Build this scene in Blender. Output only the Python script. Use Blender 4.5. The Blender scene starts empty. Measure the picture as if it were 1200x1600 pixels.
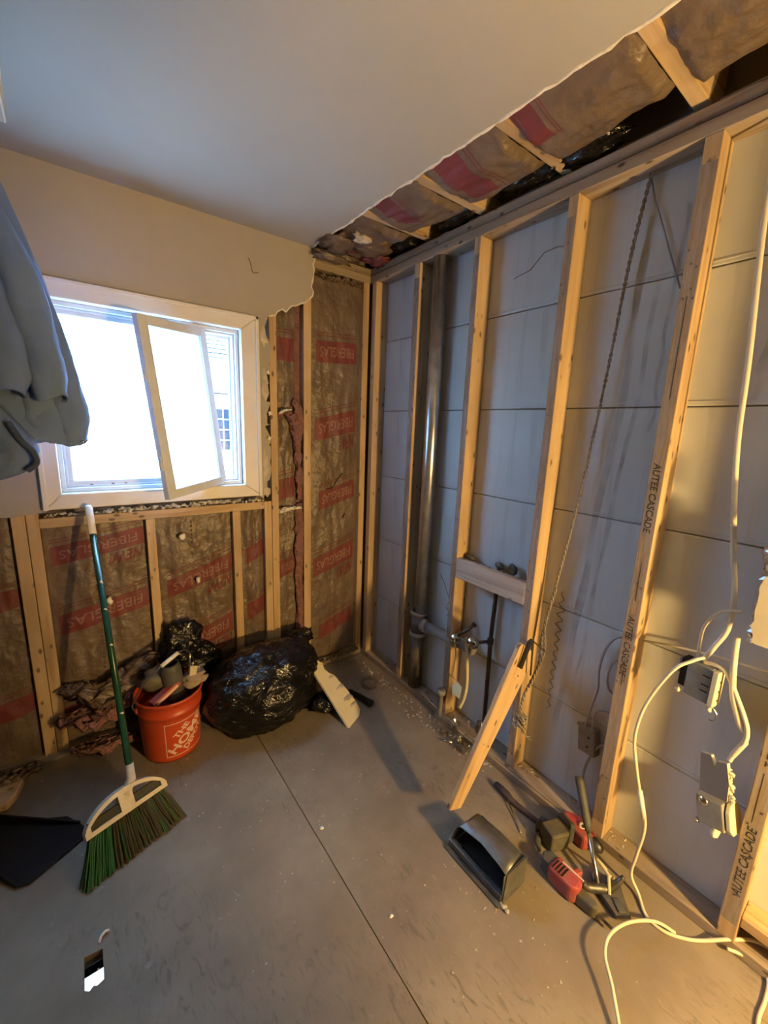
import bpy, bmesh, math, random
from mathutils import Vector, Matrix, noise, geometry
random.seed(7)
SC = bpy.context.scene
COL = SC.collection
PI = math.pi

# ------------------------------------------------------------------ camera
cam_d = bpy.data.cameras.new('camera')
cam = bpy.data.objects.new('camera', cam_d); COL.objects.link(cam)
cam.matrix_world = Matrix(((0.79980334, 0.09153819, -0.59324141, 0.0),
                           (-0.59913512, 0.18227173, -0.77962435, 0.0),
                           (0.03676574, 0.97897793, 0.20062528, 1.58),
                           (0, 0, 0, 1)))
cam_d.sensor_fit = 'HORIZONTAL'; cam_d.sensor_width = 36.0
cam_d.lens = 641.6 * 36.0 / 1200.0
cam_d.clip_start = 0.02
SC.camera = cam

# ------------------------------------------------------------------ world: overcast daylight
w = bpy.data.worlds.new('overcast_sky'); SC.world = w; w.use_nodes = True
bg = w.node_tree.nodes['Background']
bg.inputs['Color'].default_value = (0.36, 0.64, 1.0, 1)
bg.inputs['Strength'].default_value = 58.0

# ------------------------------------------------------------------ warm work lamp standing behind the photographer, near the right wall, plus added warm fills
def lamp(name, loc, col, power, r):
    d = bpy.data.lights.new(name, 'POINT'); d.color = col; d.energy = power; d.shadow_soft_size = r
    o = bpy.data.objects.new(name, d); o.location = loc; COL.objects.link(o); return o
lamp('work_and_fill_lamp', (1.19, -0.95, 0.98), (1.0, 0.63, 0.215), 210.0, 0.06)
lamp('work_and_fill_lamp', (1.17, -0.92, 1.72), (1.0, 0.72, 0.36), 28.0, 0.06)  # added fill above the work lamp, warms the floor
lamp('hall_fill', (0.6, -1.40, 2.15), (1.0, 0.80, 0.55), 3.0, 0.10)  # unseen weak warm fill, kept for a little bounce

vs = SC.view_settings
vs.view_transform = 'Standard'; vs.look = 'None'; vs.gamma = 1.0; vs.use_curve_mapping = False
vs.exposure = 0.0
SC.cycles.caustics_reflective = False; SC.cycles.caustics_refractive = False

# ------------------------------------------------------------------ materials
MATS = {}
def newmat(name):
    m = bpy.data.materials.new(name); m.use_nodes = True
    MATS[name] = m
    nt = m.node_tree
    return m, nt, nt.nodes['Principled BSDF']

def node(nt, t, **kw):
    n = nt.nodes.new(t)
    for k, v in kw.items():
        if k in n.inputs: n.inputs[k].default_value = v
        else: setattr(n, k, v)
    return n

def coords(nt, stretch=(1, 1, 1), rnd=True):
    tc = node(nt, 'ShaderNodeTexCoord'); mp = node(nt, 'ShaderNodeMapping')
    mp.inputs['Scale'].default_value = stretch
    nt.links.new(tc.outputs['Object'], mp.inputs['Vector'])
    if rnd:
        oi = node(nt, 'ShaderNodeObjectInfo'); mu = node(nt, 'ShaderNodeMath', operation='MULTIPLY')
        mu.inputs[1].default_value = 37.0
        nt.links.new(oi.outputs['Random'], mu.inputs[0])
        nt.links.new(mu.outputs[0], mp.inputs['Location'])
    return mp.outputs['Vector']

def ramp(nt, fac, stops):
    r = node(nt, 'ShaderNodeValToRGB'); e = r.color_ramp.elements
    while len(e) < len(stops): e.new(0.5)
    for el, (p, c) in zip(e, stops):
        el.position = p; el.color = (*c, 1) if len(c) == 3 else c
    nt.links.new(fac, r.inputs['Fac']); return r.outputs['Color']

def mix(nt, a, b, fac, mode='MIX'):
    m = node(nt, 'ShaderNodeMix', data_type='RGBA', blend_type=mode)
    for s, v in ((0, fac), (6, a), (7, b)):
        if hasattr(v, 'is_linked') or hasattr(v, 'links'): nt.links.new(v, m.inputs[s])
        else: m.inputs[s].default_value = v if s == 0 else (*v, 1)
    return m.outputs[2]

def bump(nt, b, h, strength, dist=0.01):
    n = node(nt, 'ShaderNodeBump'); n.inputs['Strength'].default_value = strength; n.inputs['Distance'].default_value = dist
    nt.links.new(h, n.inputs['Height']); nt.links.new(n.outputs['Normal'], b.inputs['Normal'])

def M(name, col, rough=0.6, metal=0.0, col2=None, scale=8.0, lo=0.35, hi=0.7, stretch=(1, 1, 1), bmp=0.0, bscale=40.0, bdist=0.004, spec=0.5, detail=5.0):
    m, nt, b = newmat(name)
    b.inputs['Roughness'].default_value = rough; b.inputs['Metallic'].default_value = metal
    b.inputs['Specular IOR Level'].default_value = spec
    b.inputs['Base Color'].default_value = (*col, 1)
    if col2 or bmp:
        v = coords(nt, stretch)
    if col2:
        n = node(nt, 'ShaderNodeTexNoise', Scale=scale, Detail=detail, Roughness=0.6)
        nt.links.new(v, n.inputs['Vector'])
        nt.links.new(ramp(nt, n.outputs['Fac'], [(lo, col), (hi, col2)]), b.inputs['Base Color'])
    if bmp:
        n2 = node(nt, 'ShaderNodeTexNoise', Scale=bscale, Detail=4.0)
        nt.links.new(v, n2.inputs['Vector']); bump(nt, b, n2.outputs['Fac'], bmp, bdist)
    return m

def wood(name, axis, a, b_, dark, rough=0.62, knots=True):
    m, nt, b = newmat(name)
    b.inputs['Roughness'].default_value = rough
    st = [26.0, 26.0, 26.0]; st[axis] = 1.4
    v = coords(nt, st)
    n = node(nt, 'ShaderNodeTexNoise', Scale=1.0, Detail=6.0, Roughness=0.62, Distortion=0.6)
    nt.links.new(v, n.inputs['Vector'])
    c = ramp(nt, n.outputs['Fac'], [(0.28, dark), (0.45, a), (0.72, b_)])
    st2 = [3.5, 3.5, 3.5]; st2[axis] = 1.6
    v2 = coords(nt, st2)
    n3 = node(nt, 'ShaderNodeTexNoise', Scale=1.0, Detail=4.0)
    nt.links.new(v2, n3.inputs['Vector'])
    c = mix(nt, c, tuple(x * 0.62 for x in a), ramp(nt, n3.outputs['Fac'], [(0.48, (0, 0, 0)), (0.72, (0.75,) * 3)]))
    if knots:
        st3 = [22.0, 22.0, 22.0]; st3[axis] = 11.0
        v3 = coords(nt, st3)
        vo = node(nt, 'ShaderNodeTexVoronoi', Scale=1.0); nt.links.new(v3, vo.inputs['Vector'])
        k = ramp(nt, vo.outputs['Distance'], [(0.10, (0.9,) * 3), (0.19, (0, 0, 0))])
        c = mix(nt, c, tuple(x * 0.35 for x in dark), k)
    nt.links.new(c, b.inputs['Base Color'])
    bump(nt, b, n.outputs['Fac'], 0.25, 0.003)
    return m

PINE_A, PINE_B, PINE_D = (0.50, 0.345, 0.185), (0.61, 0.45, 0.27), (0.30, 0.185, 0.09)
for i, ax in enumerate('xyz'):
    wood('pine_' + ax, i, PINE_A, PINE_B, PINE_D)
    wood('dusty_pine_' + ax, i, (0.30, 0.235, 0.17), (0.40, 0.33, 0.26), (0.14, 0.10, 0.07), rough=0.8)
wood('grey_board', 1, (0.42, 0.36, 0.33), (0.50, 0.44, 0.41), (0.25, 0.20, 0.18), rough=0.8)

# painted drywall: warm off-white with faint marks
M('wall_paint', (0.40, 0.37, 0.325), 0.75, col2=(0.355, 0.325, 0.285), scale=2.2, bmp=0.10, bscale=180.0, bdist=0.001)
M('ceiling_paint', (0.405, 0.40, 0.385), 0.85, col2=(0.37, 0.365, 0.35), scale=1.6, bmp=0.12, bscale=150.0, bdist=0.001)
M('gypsum', (0.72, 0.68, 0.60), 0.95, col2=(0.50, 0.46, 0.40), scale=40.0, bmp=0.6, bscale=90.0)
M('torn_gypsum', (0.84, 0.81, 0.74), 0.95, col2=(0.66, 0.62, 0.55), scale=60.0, bmp=0.6, bscale=120.0)
M('bare_drywall_paper', (0.55, 0.50, 0.45), 0.9, col2=(0.36, 0.32, 0.29), scale=22.0, lo=0.4, hi=0.65, bmp=0.5, bscale=60.0)
M('yellowed_drywall', (0.66, 0.60, 0.42), 0.85, col2=(0.58, 0.52, 0.36), scale=9.0, bmp=0.2, bscale=60.0)
M('kraft', (0.18, 0.132, 0.098), 0.40, col2=(0.105, 0.076, 0.056), scale=9.0, lo=0.3, hi=0.75, bmp=0.9, bscale=30.0, bdist=0.010)
M('red_print', (0.175, 0.030, 0.032), 0.6, col2=(0.12, 0.034, 0.034), scale=14.0, bmp=0.4, bscale=34.0, bdist=0.008)
M('pale_print', (0.26, 0.135, 0.115), 0.65)
M('black_print', (0.03, 0.025, 0.02), 0.7)
M('fiberglass', (0.29, 0.135, 0.13), 0.95, col2=(0.17, 0.09, 0.085), scale=30.0, lo=0.3, hi=0.7, bmp=1.0, bscale=55.0, bdist=0.02)
M('white_fluff', (0.80, 0.77, 0.70), 0.95, col2=(0.60, 0.56, 0.50), scale=30.0, bmp=0.8, bscale=70.0)
M('vinyl', (0.64, 0.68, 0.74), 0.4, col2=(0.55, 0.59, 0.65), scale=14.0)
M('casing_paint', (0.72, 0.70, 0.66), 0.45, col2=(0.64, 0.62, 0.58), scale=7.0)
M('galvanized', (0.62, 0.63, 0.64), 0.30, 0.9, col2=(0.42, 0.425, 0.43), scale=14.0)
M('duct_metal', (0.20, 0.205, 0.21), 0.45, 0.55, col2=(0.10, 0.10, 0.10), scale=12.0, bmp=0.2, bscale=20.0)
M('recess_black', (0.012, 0.012, 0.013), 0.85)  # near-black put inside openings and slots in place of their shade
M('abs_black', (0.055, 0.053, 0.05), 0.5, col2=(0.12, 0.11, 0.10), scale=12.0)
M('grey_pvc', (0.30, 0.30, 0.30), 0.5, col2=(0.20, 0.20, 0.195), scale=12.0)
M('dark_copper', (0.075, 0.055, 0.045), 0.45, 0.4, col2=(0.03, 0.025, 0.022), scale=16.0)
M('steel', (0.55, 0.55, 0.54), 0.25, 1.0)
M('dull_steel', (0.14, 0.135, 0.13), 0.45, 0.7, col2=(0.06, 0.058, 0.055), scale=22.0)
M('pex', (0.62, 0.56, 0.36), 0.4)
M('blue_tag', (0.50, 0.66, 0.76), 0.6)
M('orange_plastic', (0.50, 0.062, 0.016), 0.42, col2=(0.40, 0.05, 0.014), scale=7.0, lo=0.4, hi=0.8)
M('logo_white', (0.72, 0.50, 0.40), 0.6)
M('white_plastic', (0.78, 0.77, 0.74), 0.4)
M('cream_plastic', (0.66, 0.60, 0.47), 0.4, col2=(0.50, 0.44, 0.34), scale=15.0)
M('green_paint', (0.012, 0.085, 0.05), 0.25, col2=(0.008, 0.05, 0.03), scale=6.0)
M('green_bristle', (0.02, 0.115, 0.038), 0.55)
M('dusty_bristle', (0.062, 0.062, 0.045), 0.85)
M('black_plastic', (0.010, 0.010, 0.011), 0.65, spec=0.2)
M('grey_rubber', (0.055, 0.06, 0.06), 0.6, col2=(0.10, 0.10, 0.095), scale=18.0)
M('olive_plastic', (0.085, 0.08, 0.062), 0.6, col2=(0.14, 0.125, 0.095), scale=16.0)
M('red_plastic', (0.40, 0.05, 0.048), 0.55, col2=(0.30, 0.11, 0.10), scale=20.0)
M('maroon_steel', (0.06, 0.03, 0.027), 0.55, 0.3, col2=(0.10, 0.08, 0.07), scale=20.0)
M('jacket_cloth', (0.17, 0.26, 0.48), 0.9, col2=(0.13, 0.205, 0.39), scale=5.0, bmp=0.35, bscale=240.0, bdist=0.002)
M('jacket_lining', (0.06, 0.085, 0.15), 0.95)
M('cord_white', (0.72, 0.66, 0.50), 0.45)
M('cable_grey', (0.34, 0.35, 0.36), 0.5)
M('box_plastic', (0.17, 0.19, 0.22), 0.5, col2=(0.24, 0.26, 0.28), scale=20.0)
M('box_grey', (0.22, 0.22, 0.215), 0.6, col2=(0.28, 0.28, 0.27), scale=30.0)
M('device_ivory', (0.72, 0.68, 0.47), 0.45)
M('cardboard', (0.34, 0.27, 0.20), 0.9)
M('rope_fibre', (0.36, 0.32, 0.27), 0.8, col2=(0.13, 0.115, 0.10), scale=60.0)
M('dark_strap', (0.035, 0.028, 0.022), 0.7)
M('hair_line', (0.07, 0.06, 0.05), 0.8)
M('house_brick', (0.62, 0.52, 0.46), 0.9, col2=(0.55, 0.45, 0.40), scale=3.0)
M('house_siding', (0.82, 0.82, 0.80), 0.8)
M('shingle', (0.40, 0.40, 0.41), 0.9)
M('glass_block_mat', (0.0010, 0.012, 0.020), 0.8, spec=0.0)
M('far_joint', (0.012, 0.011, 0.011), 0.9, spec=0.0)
M('concrete', (0.55, 0.54, 0.52), 0.9, col2=(0.48, 0.47, 0.45), scale=2.0)
M('sheathing', (0.20, 0.16, 0.12), 0.9)
M('low_bounce_brown', (0.20, 0.16, 0.125), 0.8, col2=(0.15, 0.12, 0.09), scale=3.0)  # dark brown chosen so the unseen walls bounce little light
M('crumb', (0.44, 0.40, 0.33), 0.95)

def foam_mat():
    m, nt, b = newmat('foam_board')
    b.inputs['Roughness'].default_value = 0.42
    v = coords(nt, (1, 1, 1), False)
    n = node(nt, 'ShaderNodeTexNoise', Scale=3.0, Detail=5.0, Roughness=0.6); nt.links.new(v, n.inputs['Vector'])
    c = ramp(nt, n.outputs['Fac'], [(0.3, (0.56, 0.59, 0.61)), (0.7, (0.66, 0.69, 0.71))])
    v2 = coords(nt, (1, 11, 0.8), False)          # streaks running down
    n2 = node(nt, 'ShaderNodeTexNoise', Scale=1.6, Detail=4.0, Roughness=0.55, Distortion=0.5); nt.links.new(v2, n2.inputs['Vector'])
    c = mix(nt, c, (0.30, 0.29, 0.26), ramp(nt, n2.outputs['Fac'], [(0.55, (0, 0, 0)), (0.78, (0.5,) * 3)]))
    v3 = coords(nt, (1, 5, 14), False)
    n3 = node(nt, 'ShaderNodeTexNoise', Scale=2.6, Detail=6.0, Roughness=0.7); nt.links.new(v3, n3.inputs['Vector'])
    c = mix(nt, c, (0.56, 0.54, 0.48), ramp(nt, n3.outputs['Fac'], [(0.66, (0, 0, 0)), (0.76, (0.7,) * 3)]))
    nt.links.new(c, b.inputs['Base Color'])
    bump(nt, b, n.outputs['Fac'], 0.1, 0.006)
foam_mat()

def floor_mat():
    m, nt, b = newmat('subfloor')
    b.inputs['Roughness'].default_value = 0.72
    v = coords(nt, (1, 1, 1), False)
    n = node(nt, 'ShaderNodeTexNoise', Scale=2.4, Detail=6.0, Roughness=0.6); nt.links.new(v, n.inputs['Vector'])
    c = ramp(nt, n.outputs['Fac'], [(0.3, (0.175, 0.140, 0.098)), (0.5, (0.235, 0.193, 0.140)), (0.72, (0.31, 0.264, 0.20))])
    v2 = coords(nt, (40, 13, 1), False)          # lifted plywood grain
    n2 = node(nt, 'ShaderNodeTexNoise', Scale=1.0, Detail=5.0, Roughness=0.6, Distortion=1.6); nt.links.new(v2, n2.inputs['Vector'])
    n4 = node(nt, 'ShaderNodeTexNoise', Scale=1.7, Detail=2.0); nt.links.new(v, n4.inputs['Vector'])
    g = ramp(nt, n2.outputs['Fac'], [(0.53, (0, 0, 0)), (0.68, (0.6,) * 3)])
    where = ramp(nt, n4.outputs['Fac'], [(0.44, (0, 0, 0)), (0.60, (1, 1, 1))])
    g2 = mix(nt, (0, 0, 0), g, where)
    c = mix(nt, c, (0.085, 0.068, 0.05), g2)
    v3 = coords(nt, (1, 1, 1), False)
    vo = node(nt, 'ShaderNodeTexNoise', Scale=34.0, Detail=3.0); nt.links.new(v3, vo.inputs['Vector'])
    c = mix(nt, c, (0.30, 0.27, 0.23), ramp(nt, vo.outputs['Fac'], [(0.68, (0, 0, 0)), (0.76, (0.6,) * 3)]))
    nt.links.new(c, b.inputs['Base Color'])
    bump(nt, b, g2, -0.35, 0.004)
floor_mat()

def bag_mat():
    m, nt, b = newmat('bag_film')
    b.inputs['Base Color'].default_value = (0.006, 0.006, 0.008, 1)
    b.inputs['Roughness'].default_value = 0.2
    v = coords(nt, (1, 1, 1.6))
    n = node(nt, 'ShaderNodeTexNoise', Scale=9.0, Detail=4.0, Roughness=0.55, Distortion=1.2); nt.links.new(v, n.inputs['Vector'])
    bump(nt, b, n.outputs['Fac'], 0.8, 0.035)
bag_mat()

def glass_mats():
    m, nt, b = newmat('frosted_glass')
    nt.nodes.remove(b); out = nt.nodes['Material Output']
    tl = node(nt, 'ShaderNodeBsdfTranslucent'); tl.inputs['Color'].default_value = (0.86, 0.92, 0.95, 1)
    tp = node(nt, 'ShaderNodeBsdfTransparent'); tp.inputs['Color'].default_value = (0.9, 0.95, 0.97, 1)
    gl = node(nt, 'ShaderNodeBsdfGlossy', Roughness=0.35)
    m1 = node(nt, 'ShaderNodeMixShader'); m1.inputs[0].default_value = 0.58
    m2 = node(nt, 'ShaderNodeMixShader'); m2.inputs[0].default_value = 0.04
    nt.links.new(tl.outputs[0], m1.inputs[1]); nt.links.new(tp.outputs[0], m1.inputs[2])
    nt.links.new(m1.outputs[0], m2.inputs[1]); nt.links.new(gl.outputs[0], m2.inputs[2]); nt.links.new(m2.outputs[0], out.inputs['Surface'])
    for nm, fac, col in (('clear_glass', 0.07, (0.96, 0.98, 0.99, 1)), ('clear_film', 0.16, (0.82, 0.82, 0.80, 1))):
        m, nt, b = newmat(nm)
        nt.nodes.remove(b); out = nt.nodes['Material Output']
        tp = node(nt, 'ShaderNodeBsdfTransparent'); tp.inputs['Color'].default_value = col
        gl = node(nt, 'ShaderNodeBsdfGlossy', Roughness=0.08)
        m1 = node(nt, 'ShaderNodeMixShader'); m1.inputs[0].default_value = fac
        nt.links.new(tp.outputs[0], m1.inputs[1]); nt.links.new(gl.outputs[0], m1.inputs[2]); nt.links.new(m1.outputs[0], out.inputs['Surface'])
glass_mats()
m, nt, b = newmat('hole_glow')  # emissive surface of the panel added under the floor hole
b.inputs['Base Color'].default_value = (0.9, 0.95, 1, 1)
b.inputs['Emission Color'].default_value = (0.70, 0.87, 1.0, 1); b.inputs['Emission Strength'].default_value = 1.6

# ------------------------------------------------------------------ mesh helpers
WM = {}                                   # world matrix of every object made here
def base(name, data, mw, parent):
    o = bpy.data.objects.new(name, data); COL.objects.link(o)
    WM[o.name] = mw.copy()
    if parent is not None:
        o.parent = parent; o.matrix_parent_inverse = WM[parent.name].inverted()
    o.matrix_basis = mw
    return o

def tag(o, label=None, cat=None, group=None, kind=None):
    for k, v in (('label', label), ('category', cat), ('group', group), ('kind', kind)):
        if v: o[k] = v
    return o

def thing(name, loc, label, cat, group=None, kind=None):
    o = base(name, None, Matrix.Translation(loc), None); o.empty_display_size = 0.05
    return tag(o, label, cat, group, kind)

class G:
    """collects vertices and faces in world (or local) space"""
    def __init__(s): s.v = []; s.f = []; s.mi = []; s.cur = 0
    def add(s, vs, fs, mi=None):
        k = len(s.v); s.v += [Vector(p) for p in vs]
        s.f += [tuple(i + k for i in f) for f in fs]; s.mi += [s.cur if mi is None else mi] * len(fs)
        return s
    def box(s, x0, x1, y0, y1, z0, z1, T=None):
        vs = [Vector((x, y, z)) for x in (x0, x1) for y in (y0, y1) for z in (z0, z1)]
        if T is not None: vs = [T @ p for p in vs]
        return s.add(vs, [(0, 1, 3, 2), (4, 6, 7, 5), (0, 4, 5, 1), (2, 3, 7, 6), (0, 2, 6, 4), (1, 5, 7, 3)])
    def tube(s, pts, r, n=10, caps=True, flat=1.0, closed=False):
        pts = [Vector(p) for p in pts]; N = len(pts)
        rs = r if isinstance(r, (list, tuple)) else [r] * N
        t0 = (pts[1] - pts[0]).normalized()
        up = Vector((0, 0, 1)) if abs(t0.z) < 0.9 else Vector((1, 0, 0))
        nrm = (up - t0 * up.dot(t0)).normalized(); k = len(s.v); vs = []
        for i in range(N):
            if closed: t = pts[(i + 1) % N] - pts[i - 1]
            elif i == 0: t = pts[1] - pts[0]
            elif i == N - 1: t = pts[-1] - pts[-2]
            else: t = (pts[i + 1] - pts[i]).normalized() + (pts[i] - pts[i - 1]).normalized()
            if t.length < 1e-9: t = t0
            t.normalize()
            nrm = nrm - t * nrm.dot(t)
            if nrm.length < 1e-6: nrm = t.orthogonal()
            nrm.normalize(); b = t.cross(nrm)
            for j in range(n):
                a = 2 * PI * j / n
                vs.append(pts[i] + nrm * math.cos(a) * rs[i] * flat + b * math.sin(a) * rs[i])
        fs = []
        for i in range(N if closed else N - 1):
            i2 = (i + 1) % N
            for j in range(n): fs.append((i * n + j, i * n + (j + 1) % n, i2 * n + (j + 1) % n, i2 * n + j))
        if caps and not closed:
            fs.append(tuple(reversed(range(n)))); fs.append(tuple((N - 1) * n + j for j in range(n)))
        return s.add(vs, fs)
    def lathe(s, prof, T, n=28, cap0=False, cap1=False):
        vs = []; fs = []
        for (r, z) in prof:
            for j in range(n):
                a = 2 * PI * j / n; vs.append(T @ Vector((r * math.cos(a), r * math.sin(a), z)))
        for i in range(len(prof) - 1):
            for j in range(n): fs.append((i * n + j, i * n + (j + 1) % n, (i + 1) * n + (j + 1) % n, (i + 1) * n + j))
        if cap0: fs.append(tuple(reversed(range(n))))
        if cap1: fs.append(tuple((len(prof) - 1) * n + j for j in range(n)))
        return s.add(vs, fs)
    def poly(s, pts, T, t, side=None, holes=()):
        """extrude a 2-D outline (local x, y) from 0 to t along local z, then T"""
        loops = [list(pts)] + [list(h) for h in holes]
        tri = geometry.tessellate_polygon([[Vector((p[0], p[1], 0)) for p in l] for l in loops])
        flat = [p for l in loops for p in l]; n = len(flat)
        vs = [T @ Vector((p[0], p[1], 0)) for p in flat] + [T @ Vector((p[0], p[1], t)) for p in flat]
        s.add(vs, [tuple(f) for f in tri] + [tuple(i + n for i in reversed(f)) for f in tri])
        k = len(s.v) - 2 * n; o = 0
        for l in loops:
            L = len(l)
            fs = [(o + i, o + (i + 1) % L, o + (i + 1) % L + n, o + i + n) for i in range(L)]
            s.f += [tuple(i + k for i in f) for f in fs]; s.mi += [s.cur if side is None else side] * L; o += L
        return s
    def surf(s, fn, nu, nv, wrap=False):
        vs = [fn(i / nu, j / nv) for i in range(nu + 1) for j in range(nv + 1)]
        return s.add(vs, [(i * (nv + 1) + j, (i + 1) * (nv + 1) + j, (i + 1) * (nv + 1) + j + 1, i * (nv + 1) + j + 1) for i in range(nu) for j in range(nv)])
    def blob(s, c, rad, T=None, sub=3, amp=0.15, freq=3.0, seed=0.0):
        bm = bmesh.new(); bmesh.ops.create_icosphere(bm, subdivisions=sub, radius=1.0)
        vs = []
        for v in bm.verts:
            d = 1 + amp * noise.fractal(v.co * freq + Vector((seed, seed * 1.7, -seed)), 1.0, 2.0, 4)
            p = Vector((v.co.x * rad[0], v.co.y * rad[1], v.co.z * rad[2])) * d
            vs.append((T @ p if T is not None else p) + Vector(c))
        fs = [tuple(v.index for v in f.verts) for f in bm.faces]; bm.free()
        return s.add(vs, fs)
    def obj(s, name, mats, parent=None, smooth=False, bevel=0.0, mw=None, subsurf=0, fix=True):
        if isinstance(mats, str): mats = [mats]
        me = bpy.data.meshes.new(name)
        if mw is None:
            lo = Vector((min(v.x for v in s.v), min(v.y for v in s.v), min(v.z for v in s.v)))
            hi = Vector((max(v.x for v in s.v), max(v.y for v in s.v), max(v.z for v in s.v)))
            c = (lo + hi) / 2; mw = Matrix.Translation(c); vs = [v - c for v in s.v]
        else: vs = s.v
        me.from_pydata([tuple(v) for v in vs], [], s.f)
        for m_ in mats: me.materials.append(MATS[m_])
        me.polygons.foreach_set('material_index', s.mi)
        if fix:
            bm = bmesh.new(); bm.from_mesh(me)
            bmesh.ops.recalc_face_normals(bm, faces=bm.faces); bm.to_mesh(me); bm.free()
        if smooth: me.polygons.foreach_set('use_smooth', [True] * len(me.polygons))
        me.update()
        o = base(name, me, mw, parent)
        if bevel:
            b = o.modifiers.new('bevel', 'BEVEL'); b.width = bevel; b.segments = 2; b.limit_method = 'ANGLE'; b.angle_limit = 0.7
        if subsurf:
            b = o.modifiers.new('subsurf', 'SUBSURF'); b.levels = subsurf; b.render_levels = subsurf
        return o

def bx(name, x0, x1, y0, y1, z0, z1, mat, parent=None, bevel=0.0025):
    return G().box(x0, x1, y0, y1, z0, z1).obj(name, mat, parent, bevel=bevel)

def smooth_path(pts, k=8):
    P = [Vector(p) for p in pts]; out = []
    for i in range(len(P) - 1):
        a, b, c, d = P[max(i - 1, 0)], P[i], P[i + 1], P[min(i + 2, len(P) - 1)]
        for j in range(k):
            t = j / k
            out.append(0.5 * ((2 * b) + (c - a) * t + (2 * a - 5 * b + 4 * c - d) * t * t + (3 * b - a - 3 * c + d) * t ** 3))
    return out + [P[-1]]

def frame_to(p0, p1, hint=(0, 0, 1)):
    """matrix at p0 whose local Z points to p1"""
    z = (Vector(p1) - Vector(p0)).normalized(); h = Vector(hint)
    x = h - z * h.dot(z)
    if x.length < 1e-5: x = z.orthogonal()
    x.normalize(); y = z.cross(x)
    return Matrix(((x.x, y.x, z.x, p0[0]), (x.y, y.y, z.y, p0[1]), (x.z, y.z, z.z, p0[2]), (0, 0, 0, 1)))

def basis(o, x, y, z):
    return Matrix(((x[0], y[0], z[0], o[0]), (x[1], y[1], z[1], o[1]), (x[2], y[2], z[2], o[2]), (0, 0, 0, 1)))

def text2d(txt, size, bold=0.0, shear=0.0, maxedge=0.0, spacing=1.0):
    """flat lettering as a list of 2-D vertices and triangles"""
    cu = bpy.data.curves.new('lettering', 'FONT'); cu.body = txt; cu.size = size; cu.offset = bold; cu.shear = shear
    cu.space_character = spacing; cu.resolution_u = 3
    o = bpy.data.objects.new('lettering', cu); COL.objects.link(o)
    dg = bpy.context.evaluated_depsgraph_get(); me = bpy.data.meshes.new_from_object(o.evaluated_get(dg))
    bm = bmesh.new(); bm.from_mesh(me); bmesh.ops.triangulate(bm, faces=bm.faces)
    if maxedge:
        for _ in range(4):
            es = [e for e in bm.edges if e.calc_length() > maxedge]
            if not es: break
            bmesh.ops.subdivide_edges(bm, edges=es, cuts=1); bmesh.ops.triangulate(bm, faces=bm.faces)
    bm.verts.index_update()
    vs = [(v.co.x, v.co.y) for v in bm.verts]; fs = [tuple(v.index for v in f.verts) for f in bm.faces]
    bm.free(); bpy.data.objects.remove(o); bpy.data.curves.remove(cu); bpy.data.meshes.remove(me)
    return vs, fs

def rough_line(a, b, n, amp, seed):
    """points from a (included) to b (excluded), jittered"""
    out = []
    for i in range(n):
        t = i / n; p = (a[0] + (b[0] - a[0]) * t, a[1] + (b[1] - a[1]) * t)
        if i: p = (p[0] + amp * noise.noise(Vector((seed, i * 0.83, 0.3))), p[1] + amp * noise.noise(Vector((seed + 9, i * 0.83, 0.7))))
        out.append(p)
    return out

# ------------------------------------------------------------------ dimensions (metres)
XL, XS, XF, YB, ZC = -0.46, 1.517, 1.606, 2.212, 2.51
YN = -1.95

# ================================================================== floor
fl = G()
hx0, hx1, hy0, hy1 = -0.113, -0.066, 1.154, 1.245
T0 = Matrix.Translation((0, 0, -0.045))
fl.poly([(XL - .1, YN - .1), (1.75, YN - .1), (1.75, 2.4), (XL - .1, 2.4)], T0, 0.025, holes=[[(hx0 - .004, hy0 - .004), (hx1 + .004, hy0 - .004), (hx1 + .004, hy1 + .004), (hx0 - .004, hy1 + .004)]])
floor = tag(fl.obj('floor', 'sheathing'), 'worn dusty plywood subfloor with one long seam', 'floor', kind='structure')
hole = [(hx0, hy0 + .006), (hx0 + .012, hy0 - .004), (hx0 + .022, hy0 + .004), (hx0 + .03, hy0 - .002), (hx1, hy0 + .004), (hx1 + .001, hy1 - .002), (hx0 + .002, hy1 + .003)]
g = G(); g.poly([(XL - .05, YN), (0.6285, YN), (0.6285, 2.33), (XL - .05, 2.33)], Matrix.Translation((0, 0, -0.0195)), 0.0195, holes=[hole]); g.obj('plywood_sheet', 'subfloor', floor, bevel=0.0012)
g = G(); g.poly([(0.6315, YN), (1.68, YN), (1.68, 2.33), (0.6315, 2.33)], Matrix.Translation((0, 0, -0.0200)), 0.0195); g.obj('plywood_sheet', 'subfloor', floor, bevel=0.0012)
# duct below the floor hole and an added glowing panel seen through it
dx0, dx1, dy0, dy1 = -.21, .0, 1.08, 1.60
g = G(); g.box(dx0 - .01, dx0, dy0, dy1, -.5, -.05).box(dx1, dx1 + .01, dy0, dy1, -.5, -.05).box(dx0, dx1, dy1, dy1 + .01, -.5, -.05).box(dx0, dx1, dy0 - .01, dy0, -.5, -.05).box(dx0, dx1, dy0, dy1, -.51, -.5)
tag(g.obj('floor_duct', 'recess_black'), 'dark duct below the small rectangular floor hole', 'duct')

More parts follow.
